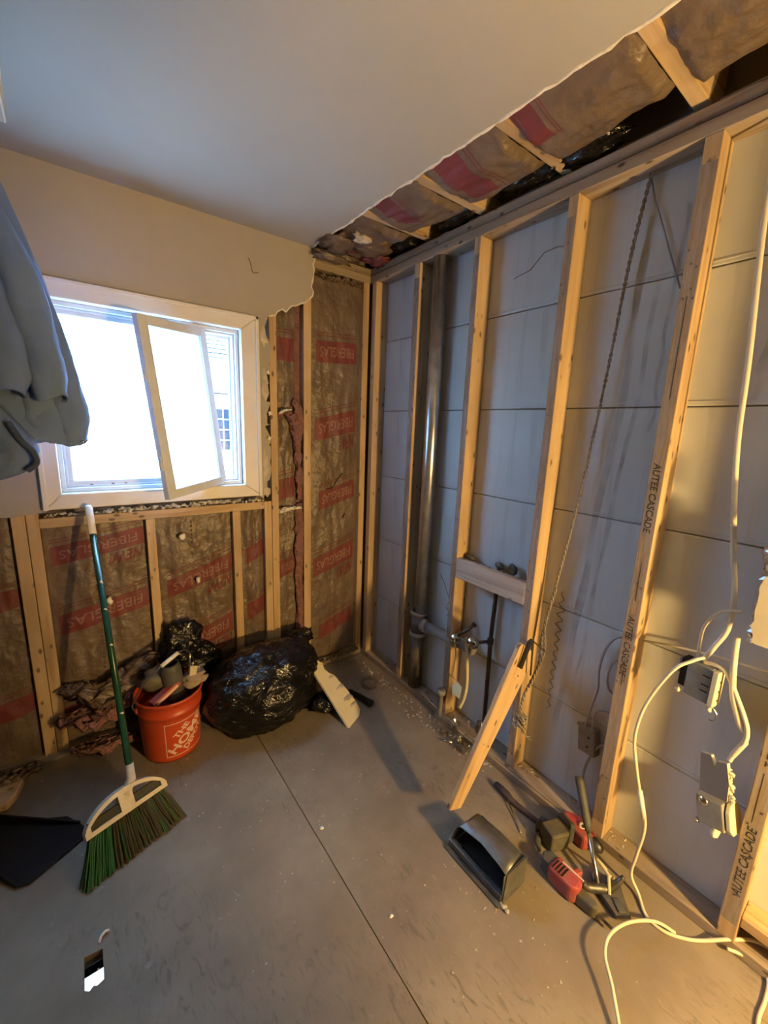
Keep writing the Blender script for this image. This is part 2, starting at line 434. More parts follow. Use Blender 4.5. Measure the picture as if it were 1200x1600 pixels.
# ================================================================== right wall (open studs over foam board)
wr = tag(bx('wall_right', 1.646, 1.70, YN - .1, 2.42, -.02, 2.75, 'sheathing'), 'stripped right wall with bare studs over grey foam board', 'wall', kind='structure')
zj = [0.0, 0.436, 0.853, 1.273, 1.683, 2.094, 2.56]
for i in range(6):
    bx('foam_board', XF, 1.645, YN, 2.30, zj[i] + .0016, zj[i + 1] - .0016, 'foam_board', wr, bevel=0.004)
for i in range(1, 6):       # raised lip beside each joint
    g = G(); g.box(XF - .0025, XF + .002, YN, 2.30, zj[i] + .014, zj[i] + .017).obj('joint_lip', 'foam_board', wr)
studs_r = [(2.148, 2.188), (1.763, 1.808), (1.366, 1.402), (0.923, 0.961), (0.510, 0.556), (0.100, 0.147), (-0.31, -0.27), (-0.72, -0.68), (-1.13, -1.09), (-1.54, -1.50)]
for k, (a, b_) in enumerate(studs_r):
    z0 = 0.03
    bx('stud', XS, XS + .089, a, b_, z0, 2.421, 'pine_z', wr, bevel=0.003)
m, nt, b = newmat('stud_residue')
out_ = nt.nodes['Material Output']; b.inputs['Base Color'].default_value = (0.36, 0.31, 0.28, 1); b.inputs['Roughness'].default_value = .9
tp_ = node(nt, 'ShaderNodeBsdfTransparent'); mx_ = node(nt, 'ShaderNodeMixShader'); nz_ = node(nt, 'ShaderNodeTexNoise', Scale=1.0, Detail=6.0, Roughness=.7)
nt.links.new(coords(nt, (40, 40, 4)), nz_.inputs['Vector']); rp_ = ramp(nt, nz_.outputs['Fac'], [(.30, (.15,) * 3), (.62, (.85,) * 3)])
nt.links.new(rp_, mx_.inputs[0]); nt.links.new(tp_.outputs[0], mx_.inputs[1]); nt.links.new(b.outputs[0], mx_.inputs[2]); nt.links.new(mx_.outputs[0], out_.inputs['Surface'])
for k, (a, b_) in enumerate(studs_r[1:6]):
    g = G(); g.surf(lambda u, v: Vector((XS - .0005, a + .003 + (b_ - a - .006) * v, .10 + 2.25 * u)), 40, 2); g.obj('plaster_residue', 'stud_residue', wr, fix=False)
rr = random.Random(21)
for k, (a, b_) in enumerate(studs_r[1:6]):
    g = G()
    for i in range(16):
        z = rr.uniform(.15, 2.35); y = rr.uniform(a + .006, b_ - .006); g.box(XS - .0016, XS, y - .002, y + .002, z - .003, z + .003)
    tag(g.obj('nail_marks', 'hair_line', wr), kind='stuff')
for z0, z1, dx in ((2.421, 2.461, 0.0), (2.463, 2.502, 0.004)):
    bx('top_plate', XS + dx, XS + .12, YN, 2.30, z0, z1, 'dusty_pine_y', wr, bevel=0.003)
bx('bottom_plate', XS, XS + .089, YN, 2.30, 0.0, 0.038, 'dusty_pine_y', wr, bevel=0.003)
bx('ledge_board', XS + .004, XF - .001, -.268, .099, .105, .140, 'pine_y', wr, bevel=.003)
# lumber stamps
def stud_stamp(parent, y, z0, size, txt, flip):
    vs, fs = text2d(txt, size, bold=0.0004, shear=0.15)
    g = G()
    if flip: g.add([(XS - .0008, y + p[1], z0 + p[0]) for p in vs], fs)
    else: g.add([(XS - .0008, y - p[1], z0 - p[0]) for p in vs], fs)
    o = g.obj('lumber_stamp', 'black_print', parent, fix=False); return o
stud_stamp(wr, 0.545, 1.50, 0.030, 'AUTEE CASCADE', False)
stud_stamp(wr, 0.545, 0.965, 0.030, 'AUTEE CASCADE', False)
stud_stamp(wr, 0.113, 0.205, 0.032, 'AUTEE CASCADE', True)
stud_stamp(wr, 0.113, 0.66, 0.028, 'T TU 3M', True)
g = G(); g.box(XS - .0008, XS, .128, .130, .47, .64).box(XS - .0008, XS, .532, .534, 1.02, 1.16).box(XS - .0008, XS, .532, .534, 1.70, 2.0).box(XS - .0008, XS, .532, .534, .70, .80)
g.obj('stamp_line', 'black_print', wr)
# water stains running down the foam
m, nt, b = newmat('water_stain')
out_ = nt.nodes['Material Output']; b.inputs['Base Color'].default_value = (0.16, 0.15, 0.13, 1); b.inputs['Roughness'].default_value = .6
tp_ = node(nt, 'ShaderNodeBsdfTransparent'); mx_ = node(nt, 'ShaderNodeMixShader'); nz_ = node(nt, 'ShaderNodeTexNoise', Scale=9.0, Detail=4.0)
nt.links.new(coords(nt), nz_.inputs['Vector']); rp_ = ramp(nt, nz_.outputs['Fac'], [(.35, (0, 0, 0)), (.8, (.38,) * 3)])
nt.links.new(rp_, mx_.inputs[0]); nt.links.new(tp_.outputs[0], mx_.inputs[1]); nt.links.new(b.outputs[0], mx_.inputs[2]); nt.links.new(mx_.outputs[0], out_.inputs['Surface'])
for y0, y1, wd, z0, z1, sd in ((.700, .800, .026, 2.30, .30, 1.0), (.650, .745, .016, 2.20, .55, 4.0), (.60, .615, .012, 2.3, 1.6, 6.0), (.33, .35, .02, 2.2, 1.7, 9.0)):
    g = G(); g.surf(lambda u, v: Vector((XF - .0006, y0 + (y1 - y0) * u ** 1.3 + .018 * noise.noise(Vector((u * 5, sd, 0))) + wd * (v - .5) * (1 + .6 * noise.noise(Vector((u * 8, sd + 3, 0)))), z0 + (z1 - z0) * u)), 60, 2)
    g.obj('water_stain', 'water_stain', wr, fix=False)
# blocking board between studs
bx('blocking_board', XS - .002, XS + .034, 0.962, 1.366, 0.842, 0.944, 'grey_board', wr, bevel=0.003)

# ================================================================== back wall
S1 = basis((0, YB, 0), (1, 0, 0), (0, 0, 1), (0, -1, 0))      # local x -> world x, local y -> world z, local z -> toward the room
g = G()
g.poly([(XL - .05, -.02), (1.70, -.02), (1.70, 2.75), (XL - .05, 2.75)], basis((0, 2.335, 0), (1, 0, 0), (0, 0, 1), (0, -1, 0)), 0.03,
       holes=[[(-.06, 1.235), (.74, 1.235), (.74, 2.06), (-.06, 2.06)]])
wb = tag(g.obj('wall_back', 'sheathing'), 'window wall with painted drywall above and insulated stud bays below', 'wall', kind='structure')
full = 2.421
for (a, b_, z0, z1) in [(-.229, -.184, .03, full), (-.182, -.141, .03, full), (.250, .289, .03, 1.108), (.659, .701, .03, 1.108),
                        (.836, .879, .03, 1.15), (.881, .922, .03, full), (1.080, 1.127, .03, full), (1.472, 1.514, .03, full), (-.455, -.42, .03, full)]:
    bx('stud', a, b_, YB, YB + .089, z0, z1, 'pine_z', wb, bevel=0.003)
bx('sill_plate', -.141, .836, YB, YB + .089, 1.108, 1.150, 'pine_x', wb, bevel=0.003)
bx('bottom_plate', XL, XS, YB, YB + .089, 0, .038, 'dusty_pine_x', wb, bevel=0.003)
bx('top_plate', XL, XS + .02, YB, YB + .089, 2.421, 2.461, 'dusty_pine_x', wb, bevel=0.003)
bx('top_plate', XL, XS + .02, YB + .004, YB + .089, 2.463, 2.502, 'dusty_pine_x', wb, bevel=0.003)

# painted drywall with its broken edge
out = []
out += rough_line((XL, 1.165), (-.135, 1.172), 8, .02, 1.3)
out += [(-.11, 1.18), (-.10, 1.22), (-.10, 2.085), (.79, 2.085), (.79, 1.20), (.815, 1.18)]
out += rough_line((.83, 1.165), (.872, 1.30), 6, .03, 4.1)
out += rough_line((.872, 1.30), (.858, 1.62), 12, .045, 6.7)
out += rough_line((.858, 1.62), (.875, 2.10), 16, .04, 8.2)
out += rough_line((.875, 2.125), (.99, 2.185), 5, .02, 2.1)
out += rough_line((.99, 2.185), (1.12, 2.262), 6, .022, 3.3)
out += rough_line((1.125, 2.27), (1.142, ZC + .004), 9, .016, 5.5)
out += [(1.142, ZC + .004), (XL, ZC + .004)]
g = G(); g.poly(out, S1, 0.0127, side=1)
g.obj('drywall_panel', ['wall_paint', 'gypsum'], wb)
# torn bare paper patches beside the window
for (cx_, cz, w_, h_, sd) in ((.842, 2.03, .045, .12, 3), (.846, 1.78, .05, .2, 5), (.842, 1.36, .045, .22, 8), (.85, 1.21, .05, .07, 12)):
    pts = []
    for i in range(18):
        a = 2 * PI * i / 18; r = 0.75 + .6 * noise.noise(Vector((math.cos(a) * 1.3, math.sin(a) * 1.3, sd)))
        pts.append((min(cx_ + w_ * .5 * r * math.cos(a), .868), cz + h_ * .5 * r * math.sin(a)))
    G().poly(pts, basis((0, YB - .0127, 0), (1, 0, 0), (0, 0, 1), (0, -1, 0)), .0012).obj('torn_paper', 'bare_drywall_paper', wb)
for i, (cx_, cz) in enumerate(((.866, 1.845), (.872, 1.635), (.866, 1.50), (.85, 2.0))):
    pts = []
    for k in range(11):
        a = 2 * PI * k / 11; r = .7 + .9 * noise.noise(Vector((math.cos(a) * 1.7, math.sin(a) * 1.7, i * 3.1)))
        pts.append((.020 * r * math.cos(a), .013 * r * math.sin(a)))
    G().poly(pts, Matrix.Translation((cx_, YB - .020, cz)) @ Matrix.Rotation(i * 1.1, 4, 'Y') @ basis((0, 0, 0), (1, .3, 0), (0, .25, 1), (0, -1, 0)), .0012).obj('torn_flap', 'white_fluff', wb)
# hairline mark on the painted wall
G().tube(smooth_path([(.775, YB - .0135, 2.372), (.785, YB - .0135, 2.36), (.793, YB - .0135, 2.325), (.80, YB - .0135, 2.312), (.825, YB - .0135, 2.318)], 4), .0035, 5, flat=.5).obj('scuff_mark', 'hair_line', wb)

# ---- kraft faced insulation
def make_batt(parent, name, P, nu, nv, amp, seed, bands=(), dots=True, bulge=.02, sag=0.0, mat='kraft', length=1.0, width=.36):
    """P(u, v, h): world point; u across 0..1, v along 0..1, h out of the plane in metres"""
    def h(u, v):
        e = min(u, 1 - u) * 2; e = 1 - (1 - e) ** 3
        e2 = min(1.0, min(v, 1 - v) * 14)
        q = Vector((u * width * 9 + seed, v * length * 5.2, seed * 1.3))
        q2 = Vector((u * width * 22 + seed * 2, v * length * 9, seed))
        wr_ = abs(noise.noise(q)) * -1.0 + noise.fractal(q2, 1.0, 2.1, 3) * .45
        fold = noise.noise(Vector((u * width * 26, v * length * 2.0 + seed, 4.0))) * .35
        return (bulge * e + amp * (wr_ + fold) * (0.35 + .65 * e)) * (0.4 + .6 * e2)
    g = G(); g.surf(lambda u, v: P(u, v, h(u, v)), nu, nv)
    o = g.obj(name, mat, parent, smooth=True)
    for b in bands:
        v0, slope, wd, u0, u1, txt, new = b
        gb = G(); gb.surf(lambda s, t: P(u0 + (u1 - u0) * s, v0 + slope * (s - .5) + wd * (t - .5), h(u0 + (u1 - u0) * s, v0 + slope * (s - .5) + wd * (t - .5)) + .0016), 28, 6)
        gb.obj('red_band', 'red_print', o, smooth=True)
        for dv in (.72, .86):
            gl = G(); gl.surf(lambda s, t: P(u0 + (u1 - u0) * s, v0 + slope * (s - .5) + wd * (dv + .04 * (t - .5)), h(u0 + (u1 - u0) * s, v0 + slope * (s - .5) + wd * dv) + .0018), 28, 1)
            gl.obj('thin_rule', 'red_print', o)
        if txt:
            vs, fs = text2d(txt, 1.0, bold=.012, maxedge=.3)
            x0 = min(p[0] for p in vs); x1 = max(p[0] for p in vs); y1 = max(p[1] for p in vs)
            gt = G(); q = []
            for (a, c) in vs:
                s = 1 - (.08 + .84 * (a - x0) / (x1 - x0)); t = .5 - (.46 * (c / y1) - .23)
                u = u0 + (u1 - u0) * s; v = v0 + slope * (s - .5) + wd * (t - .5)
                q.append(P(u, v, h(u, v) + .0034))
            gt.add(q, fs); gt.obj('band_lettering', 'pale_print', o, fix=False)
        if new:
            vs, fs = text2d('NEW!', 1.0, bold=.02, shear=.25, maxedge=.3)
            x0 = min(p[0] for p in vs); x1 = max(p[0] for p in vs); y1 = max(p[1] for p in vs)
            gt = G(); q = []
            for (a, c) in vs:
                s = 1 - (.02 + .40 * (a - x0) / (x1 - x0)); t = -.12 - .62 * (c / y1)
                u = u0 + (u1 - u0) * s; v = v0 + slope * (s - .5) + wd * (t - .5)
                q.append(P(u, v, h(u, v) + .003))
            gt.add(q, fs); gt.obj('new_lettering', 'red_print', o, fix=False)
    if dots:      # printed line of small marks down the middle
        gd = G(); rr = random.Random(int(seed * 10))
        v = .02
        while v < .98:
            L = rr.uniform(.006, .016) / length
            if rr.random() < .75:
                u = .44 + .012 * noise.noise(Vector((v * 5, seed, 0)))
                a_, b_ = v, v + L
                gd.add([P(u - .008, a_, h(u, a_) + .002), P(u + .012, a_, h(u, a_) + .002), P(u + .01, b_, h(u, b_) + .002), P(u - .006, b_, h(u, b_) + .002)], [(0, 1, 2, 3)])
            v += L * 1.6
        tag(gd.obj('printed_dashes', 'hair_line', o, fix=False), kind='stuff')
    return o, h

def wall_batt(x0, x1, z0, z1, seed, bands=(), amp=.012, bulge=.014, yb=2.243, name='insulation_batt'):
    P = lambda u, v, h: Vector((x0 + (x1 - x0) * u, yb - h, z0 + (z1 - z0) * v))
    L = z1 - z0
    bb = [((z - z0) / L, sl / L, wd / L, u0, u1, t, nw) for (z, sl, wd, u0, u1, t, nw) in bands]
    return make_batt(wb, name, P, 44, int(60 * L) + 20, amp, seed, bb, bulge=bulge, length=L, width=x1 - x0)

FT = 'FIBERGLAS'
wall_batt(-.42, -.230, .04, 1.165, 2.2, [(.80, .03, .085, 0, 1, None, False), (.30, .03, .09, 0, 1, None, False)])
wall_batt(-.139, .249, .04, 1.107, 1.1, [(1.00, .06, .085, .05, .98, FT, True), (.68, .075, .10, .05, .98, FT, False), (.22, .06, .09, .0, .98, None, False)], amp=.016, bulge=.012)
wall_batt(.290, .658, .04, 1.107, 3.4, [(.775, .10, .10, .1, .99, FT, True), (.42, .10, .11, .1, .97, FT, True), (.16, .08, .09, .1, .97, None, False)], amp=.022, bulge=.016)
wall_batt(.702, .835, .04, 1.149, 4.5, [(.86, .05, .09, .2, 1, None, False), (.52, .05, .10, .2, 1, None, False)], amp=.022)
wall_batt(.923, 1.04, .04, 2.42, 5.7, [(1.98, .0, .12, .1, .95, None, False), (1.215, .02, .12, .1, .95, None, False), (.735, .03, .11, .1, .95, FT, False)], amp=.018, bulge=.008)
wall_batt(1.128, 1.471, .04, 2.40, 6.3, [(2.005, .018, .12, .12, .93, FT, False), (1.585, .065, .13, .1, .93, FT, True), (1.155, .07, .115, .18, .93, FT, False), (.735, .09, .125, .08, .93, FT, True), (.28, .09, .10, .2, .93, None, False)], amp=.013, bulge=.012)
bx('insulation_core', XL, XS, 2.262, 2.30, .04, 1.10, 'fiberglass', wb, bevel=0)
bx('insulation_core', .925, XS, 2.262, 2.30, 1.10, 2.42, 'fiberglass', wb, bevel=0)
# exposed pink fibreglass down the edge of the narrow bay, torn lumps elsewhere
def tuft(pts, r, seed, mat='fiberglass', name='fiberglass_tuft', amp=.5):
    g = G(); pts = smooth_path(pts, 7)
    n = 12; k = len(pts)
    def fn(u, v):
        i = min(int(u * (k - 1)), k - 2); t = u * (k - 1) - i
        c = pts[i].lerp(pts[i + 1], t)
        a = v * 2 * PI
        rr = r * (math.sin(min(u, 1 - u) * PI + .15) ** .4) * (1 + amp * noise.fractal(Vector((math.cos(a) * 1.4 + seed, math.sin(a) * 1.4, u * len(pts) * .5)), 1, 2, 4))
        return c + Vector((math.cos(a) * rr * 1.1, math.sin(a) * rr * .55, rr * .3 * math.sin(a * 3 + u * 40)))
    g.surf(fn, k * 4, 14); return g.obj(name, mat, wb, smooth=True)
tuft([(1.065, 2.235, .06), (1.058, 2.23, .5), (1.055, 2.228, .98), (1.062, 2.235, 1.12)], .022, 1.0, amp=.9)
tuft([(1.065, 2.24, 1.14), (1.055, 2.235, 1.35), (1.05, 2.228, 1.55)], .020, 4.0, amp=.9)
tuft([(.935, 2.235, 1.62), (.98, 2.215, 1.64), (1.03, 2.22, 1.58), (1.05, 2.225, 1.46)], .032, 7.0)
tuft([(1.03, 2.225, 1.72), (1.055, 2.22, 1.62), (1.05, 2.225, 1.50)], .026, 9.0)
tuft([(.938, 2.225, 1.075), (.98, 2.21, 1.10), (1.05, 2.215, 1.095)], .030, 3.0, 'white_fluff', 'torn_paper_wad', .6)
tuft([(.93, 2.20, 1.635), (.955, 2.19, 1.655), (.99, 2.195, 1.66)], .012, 5.0, 'white_fluff', 'torn_paper_wad', .6)
tuft([(-.12, 2.19, .36), (-.02, 2.15, .33), (.06, 2.15, .27), (.14, 2.17, .36), (.24, 2.18, .42)], .065, 11.0, 'kraft', 'torn_paper_wad', .7)
tuft([(-.12, 2.16, .24), (-.03, 2.12, .20), (.07, 2.12, .24), (.17, 2.15, .33)], .06, 13.0, 'fiberglass', 'fiberglass_tuft', .8)
tuft([(-.10, 2.13, .07), (.02, 2.11, .06), (.15, 2.12, .05)], .06, 17.0, 'fiberglass', 'fiberglass_tuft', .8)
tuft([(-.44, 2.17, .06), (-.36, 2.13, .05), (-.25, 2.15, .04)], .05, 19.0, 'kraft', 'torn_paper_wad', .6)
tuft([(1.15, 2.20, .06), (1.26, 2.19, .05), (1.38, 2.195, .06), (1.46, 2.20, .05)], .04, 21.0, 'kraft', 'torn_paper_wad', .6)
tuft([(1.16, 2.215, 2.40), (1.25, 2.205, 2.385), (1.34, 2.205, 2.40), (1.45, 2.21, 2.385)], .03, 23.0, 'kraft', 'torn_paper_wad', .9)
g = G(); g.blob((.405, 2.208, 1.003), (.017, .008, .018), None, 2, .4, 1.5, 2.0); g.obj('foam_plug', 'white_fluff', wb, smooth=True)
g = G(); g.blob((.467, 2.205, .76), (.010, .008, .018), None, 2, .6, 2.5, 5.0); g.obj('torn_paper_wad', 'white_fluff', wb, smooth=True)
g = G(); g.blob((.075, 2.212, .73), (.014, .008, .022), None, 2, .6, 2.5, 8.0); g.obj('torn_paper_wad', 'white_fluff', wb, smooth=True)
# dark tears in the wide batt
for pts in ([(1.235, 2.222, 1.195), (1.27, 2.22, 1.20), (1.295, 2.22, 1.225), (1.325, 2.22, 1.265), (1.355, 2.222, 1.29)], [(1.36, 2.226, 1.00), (1.375, 2.226, 1.03)]):
    G().tube(smooth_path(pts, 5), .006, 5, flat=.3).obj('paper_tear', 'hair_line', wb)

# ================================================================== the other walls
tag(bx('wall_left', XL - .06, XL, YN - .1, 2.33, 0, 2.75, 'low_bounce_brown', bevel=0), 'plain brown wall on the left beside the jacket', 'wall', kind='structure')
g = G(); g.poly([(XL, 0), (1.012, 0), (1.012, 2.06), (XS, 2.06), (XS, 2.51), (XL, 2.51)], basis((0, -.55, 0), (1, 0, 0), (0, 0, 1), (0, -1, 0)), .10)  # unseen wall; doorway edge placed to keep lamp light off the left side
tag(g.obj('lamp_block_wall', 'wall_paint'), 'unseen painted wall behind the photographer, its doorway shaped to block lamp light', 'wall', kind='structure')
tag(bx('wall_hall', XL - .06, 1.70, YN - .06, YN, 0, 2.75, 'low_bounce_brown', bevel=0), 'plain brown hall wall far behind the photographer', 'wall', kind='structure')

# ================================================================== ceiling
TC = Matrix.Translation((0, 0, ZC))
edge = rough_line((1.124, 2.30), (1.140, .5), 60, .010, 12.5) + rough_line((1.140, .5), (1.146, YN), 40, .010, 15.5) + [(1.146, YN)]
g = G(); g.poly(edge + [(XL, YN), (XL, 2.30)], TC, .0127, side=1)
ce = tag(g.obj('ceiling', ['ceiling_paint', 'gypsum']), 'painted ceiling cut back along the right wall to bare joists', 'ceiling', kind='structure')
def torn_edge(pts3, parent, r, seed):
    q = [Vector(p) for p in pts3]; out_ = []
    for a_, b_ in zip(q[:-1], q[1:]):
        n_ = max(1, int((b_ - a_).length / .012))
        out_ += [a_.lerp(b_, i / n_) for i in range(n_)]
    rs = [r * (1 + .8 * noise.noise(Vector((i * .37, seed, 0))) + .5 * noise.noise(Vector((i * 1.3, seed, 4)))) for i in range(len(out_))]
    G().tube(out_, [max(.0015, x) for x in rs], 7).obj('torn_edge', 'torn_gypsum', parent, smooth=True)
torn_edge([(p[0] - .002, p[1], ZC + .001) for p in edge[:-1]], ce, .0055, 2.0)
i0 = next(i for i, p in enumerate(out) if p[0] > .87 and p[1] >= 2.12)
torn_edge([(p[0], YB - .0127, p[1]) for p in out[i0:-1]], wb, .0045, 7.0)
bx('sky_block_deck', XL - .1, 1.75, YN - .1, 2.42, 2.72, 2.76, 'sheathing', ce, bevel=0)  # unseen deck added overhead to keep sky light out
joists = [(1.725, 1.765), (1.365, 1.412), (.982, 1.022), (.566, .610), (.16, .20), (-.25, -.21), (-.66, -.62), (-1.07, -1.03), (-1.48, -1.44), (2.14, 2.18)]
for a, b_ in joists:
    bx('ceiling_joist', 1.05, XS + .12, a, b_, 2.5235, 2.66, 'pine_x', ce, bevel=0.003)
ys = sorted([(a + b_) / 2 for a, b_ in joists], reverse=True)
def ceil_batt(y0, y1, seed, bands, x1=1.50, bulge=.045):
    P = lambda u, v, h: Vector((1.08 + (x1 - 1.08 + .05 * math.sin(v * 3 + seed) * .5) * u, y0 + (y1 - y0) * v, 2.537 - h * min(1.0, max(0.0, (u - .14) / .25)) + .10 * max(0, u - .78) ** 1.5 * 4))
    return make_batt(ce, 'insulation_batt', P, 44, 44, .022, seed, bands, bulge=bulge, dots=False, length=abs(y1 - y0), width=.42)
cb = [(2.30, 2.18, 21.1, []), (2.14, 1.765, 22.4, [(.30, .1, .22, .45, .95, None, False)]), (1.725, 1.412, 23.9, [(.35, .05, .3, .15, .6, None, False)]),
      (1.365, 1.022, 25.2, [(.34, .05, .34, .12, .72, None, False)]), (.982, .61, 26.8, [(.12, .06, .2, .05, .5, None, False)]), (.566, .20, 28.1, []), (.16, -.21, 29.7, []), (-.25, -.62, 31.0, []), (-.66, -1.03, 33.3, []), (-1.07, -1.44, 34.2, []), (-1.48, YN, 36.6, [])]
for y0, y1, sd, bd in cb: ceil_batt(y0, y1, sd, bd)
# black vapour barrier in the gap over the plates
for i, (y, dx) in enumerate(((1.90, 0), (1.52, .01), (1.13, .0), (.90, .005))):
    g = G(); g.blob((1.50 + dx, y, 2.535), (.05, .11, .022), None, 3, .6, 2.4, 31.0 + i * 3); g.obj('vapour_barrier', 'bag_film', ce, smooth=True)
tuft_c = [((1.2, 2.05, 2.50), (.09, .10, .02), 41, 'kraft'), ((1.36, 1.98, 2.50), (.10, .09, .022), 44, 'kraft'), ((1.45, 2.06, 2.49), (.06, .07, .02), 47, 'red_print'), ((1.25, 1.90, 2.497), (.05, .03, .02), 49, 'bare_drywall_paper'), ((1.22, 2.16, 2.47), (.1, .04, .02), 52, 'kraft')]
for c, r, sd, mt in tuft_c:
    g = G(); g.blob(c, r, None, 3, .7, 2.2, sd); g.obj('torn_paper_wad', mt, ce, smooth=True)
#NEXT
# ================================================================== window
win = thing('window_1', (.35, YB, 1.19), 'white vinyl sliding window with frosted left pane and flat painted casing', 'window', kind='structure')
cy0, cy1 = YB - .038, YB - .0127
def casing(pts):
    g = G(); g.poly(pts, basis((0, cy1, 0), (1, 0, 0), (0, 0, 1), (0, -1, 0)), .020); return g.obj('casing_board', 'casing_paint', win, bevel=.005)
ox0, ox1, oz0, oz1 = -.118, .812, 1.190, 2.105
ix0, ix1, iz0, iz1 = -.052, .724, 1.256, 2.033
casing([(ox0, oz1), (ox1, oz1), (ix1, iz1), (ix0, iz1)]); casing([(ox0, oz0), (ix0, iz0), (ix1, iz0), (ox1, oz0)])
casing([(ox0, oz0), (ox0, oz1), (ix0, iz1), (ix0, iz0)]); casing([(ox1, oz0), (ix1, iz0), (ix1, iz1), (ox1, oz1)])
# raised outer bead of the casing
for a in ((ox0, ox1, oz1 - .016, oz1), (ox0, ox0 + .016, oz0, oz1), (ox1 - .016, ox1, oz0, oz1)):
    bx('casing_bead', a[0] - .001, a[1] + .001, cy0 - .004, cy0 + .006, a[2], a[3] + .001, 'casing_paint', win, bevel=.003)
# jamb box through the wall
for a in ((ix0 - .008, ix0, iz0 - .008, iz1 + .008), (ix1, ix1 + .008, iz0 - .008, iz1 + .008), (ix0, ix1, iz0 - .008, iz0), (ix0, ix1, iz1, iz1 + .008)):
    bx('jamb', a[0], a[1], cy1 - .004, 2.345, a[2], a[3], 'casing_paint', win, bevel=.001)
def vframe(x0, x1, z0, z1, y0, y1, wd, name, par):
    bx(name, x0, x1, y0, y1, z1 - wd, z1, 'vinyl', par, bevel=.003); bx(name, x0, x1, y0, y1, z0, z0 + wd, 'vinyl', par, bevel=.003)
    bx(name, x0, x0 + wd, y0, y1, z0 + wd, z1 - wd, 'vinyl', par, bevel=.003); bx(name, x1 - wd, x1, y0, y1, z0 + wd, z1 - wd, 'vinyl', par, bevel=.003)
vframe(ix0, ix1, iz0, iz1, 2.222, 2.315, .018, 'frame_bar', win)
vframe(ix0 + .018, ix1 - .018, iz0 + .018, iz1 - .018, 2.240, 2.30, .010, 'track_rail', win)
vframe(ix0 + .020, .432, iz0 + .020, iz1 - .020, 2.246, 2.272, .026, 'fixed_sash_bar', win)
vframe(.40, ix1 - .016, iz0 + .020, iz1 - .020, 2.276, 2.300, .022, 'screen_bar', win)
bx('pane', ix0 + .04, .41, 2.257, 2.261, iz0 + .04, iz1 - .04, 'frosted_glass', win, bevel=0)['label'] = 'frosted glass pane'
bx('pane', .418, ix1 - .034, 2.286, 2.289, iz0 + .038, iz1 - .038, 'clear_glass', win, bevel=0)['label'] = 'clear glass pane'
for x in (.05, .13, .18): bx('weep_cap', x, x + .012, 2.2405, 2.246, iz0 + .024, iz0 + .030, 'grey_rubber', win, bevel=.001)
# plaster rubble along the sill
rr = random.Random(5)
g = G()
for i in range(170):
    x = rr.uniform(-.12, .83); y = rr.uniform(YB - .012, YB + .03) if not (-.06 < x < .73 and rr.random() < .3) else rr.uniform(YB, YB + .03)
    dens = 1.0 if x > .1 else .55
    s = rr.uniform(.004, .013) * dens
    g.blob((x, y, 1.150 + s * .6 + rr.uniform(0, .012)), (s * rr.uniform(.8, 1.6), s, s * rr.uniform(.5, 1)), Matrix.Rotation(rr.uniform(0, 3), 3, 'Z').to_4x4(), 1, .6, 1.5, i * 1.7)
tag(g.obj('sill_rubble', 'gypsum'), 'broken plaster rubble lying on the rough sill plate under the window', 'rubble', kind='stuff')

# sash swung in on its right edge
A = Vector((.306, 1.877, 1.252)); Bp = Vector((.607, 2.110, 1.279)); Cp = Vector((.238, 1.881, 1.968))
O = Vector((0, 0, 1.58)); sc = 1.06
A, Bp, Cp = [O + (p - O) * sc for p in (A, Bp, Cp)]
ux = (Bp - A); SW = ux.length; ux.normalize(); uz = (Cp - A); uz = (uz - ux * uz.dot(ux)); SH = (Cp - A).length; uz.normalize(); uy = uz.cross(ux)
TS = basis(A, ux, uy, uz)
sash = thing('window_sash', A, 'loose white window sash with frosted glass swung open into the room', 'window sash')
def sb(name, x0, x1, z0, z1, y0=0.0, y1=.028, mat='vinyl', bv=.003, par=None):
    return G().box(x0, x1, y0, y1, z0, z1).obj(name, mat, par or sash, bevel=bv, mw=TS)
sb('stile', 0, .042, 0, SH); sb('stile', SW - .042, SW, 0, SH); sb('rail', .042, SW - .042, 0, .036); sb('rail', .042, SW - .042, SH - .036, SH)
for a in ((.040, .046, .034, SH - .034), (SW - .046, SW - .040, .034, SH - .034), (.046, SW - .046, .034, .040), (.046, SW - .046, SH - .040, SH - .034)):
    sb('glazing_bead', a[0], a[1], a[2], a[3], -.002, .006, 'vinyl', .001)
sb('pane', .040, SW - .040, .034, SH - .034, .012, .016, 'frosted_glass', 0)
for z, h in ((.50, .05), (.13, .06)):
    g = G(); g.box(-.005, .001, .006, .02, z, z + h).box(-.008, .001, .008, .016, z + h * .3, z + h * .55); g.obj('latch', 'vinyl', sash, bevel=.002, mw=TS)

# ================================================================== outdoors: ground and the neighbouring house
tag(bx('ground', -14, 16, 2.9, 30, -.75, -.6, 'concrete', bevel=0), 'pale ground outside the window', 'ground', kind='structure')
hs = thing('neighbour_house', (1.5, 6.0, -.6), 'pale brick house with shingled roof seen through the clear pane', 'house')
bx('brick_wall', -7, 9, 6.0, 6.3, -.6, 1.78, 'house_brick', hs, bevel=0)
bx('siding_wall', -7, 9, 5.985, 6.3, 1.78, 2.42, 'house_siding', hs, bevel=0)
bx('trim_board', -7, 9, 5.96, 6.0, 1.945, 1.965, 'far_joint', hs, bevel=0)
for i in range(9):          # brick courses close enough to show
    bx('brick_course_joint', 1.2, 2.4, 5.992, 6.001, .05 + i * .13, .058 + i * .13, 'far_joint', hs, bevel=0)
for i in range(14):
    g = G(); z = 2.40 + i * .075; y = 5.85 + i * .13
    r_ = g.box(-7, 9, y, y + .14, z, z + .02).obj('shingle_row', 'shingle', hs); bx('shingle_gap', -7, 9, y - .003, y + .002, z - .008, z + .004, 'far_joint', r_, bevel=0)  # thin dark line along the foot of each shingle row
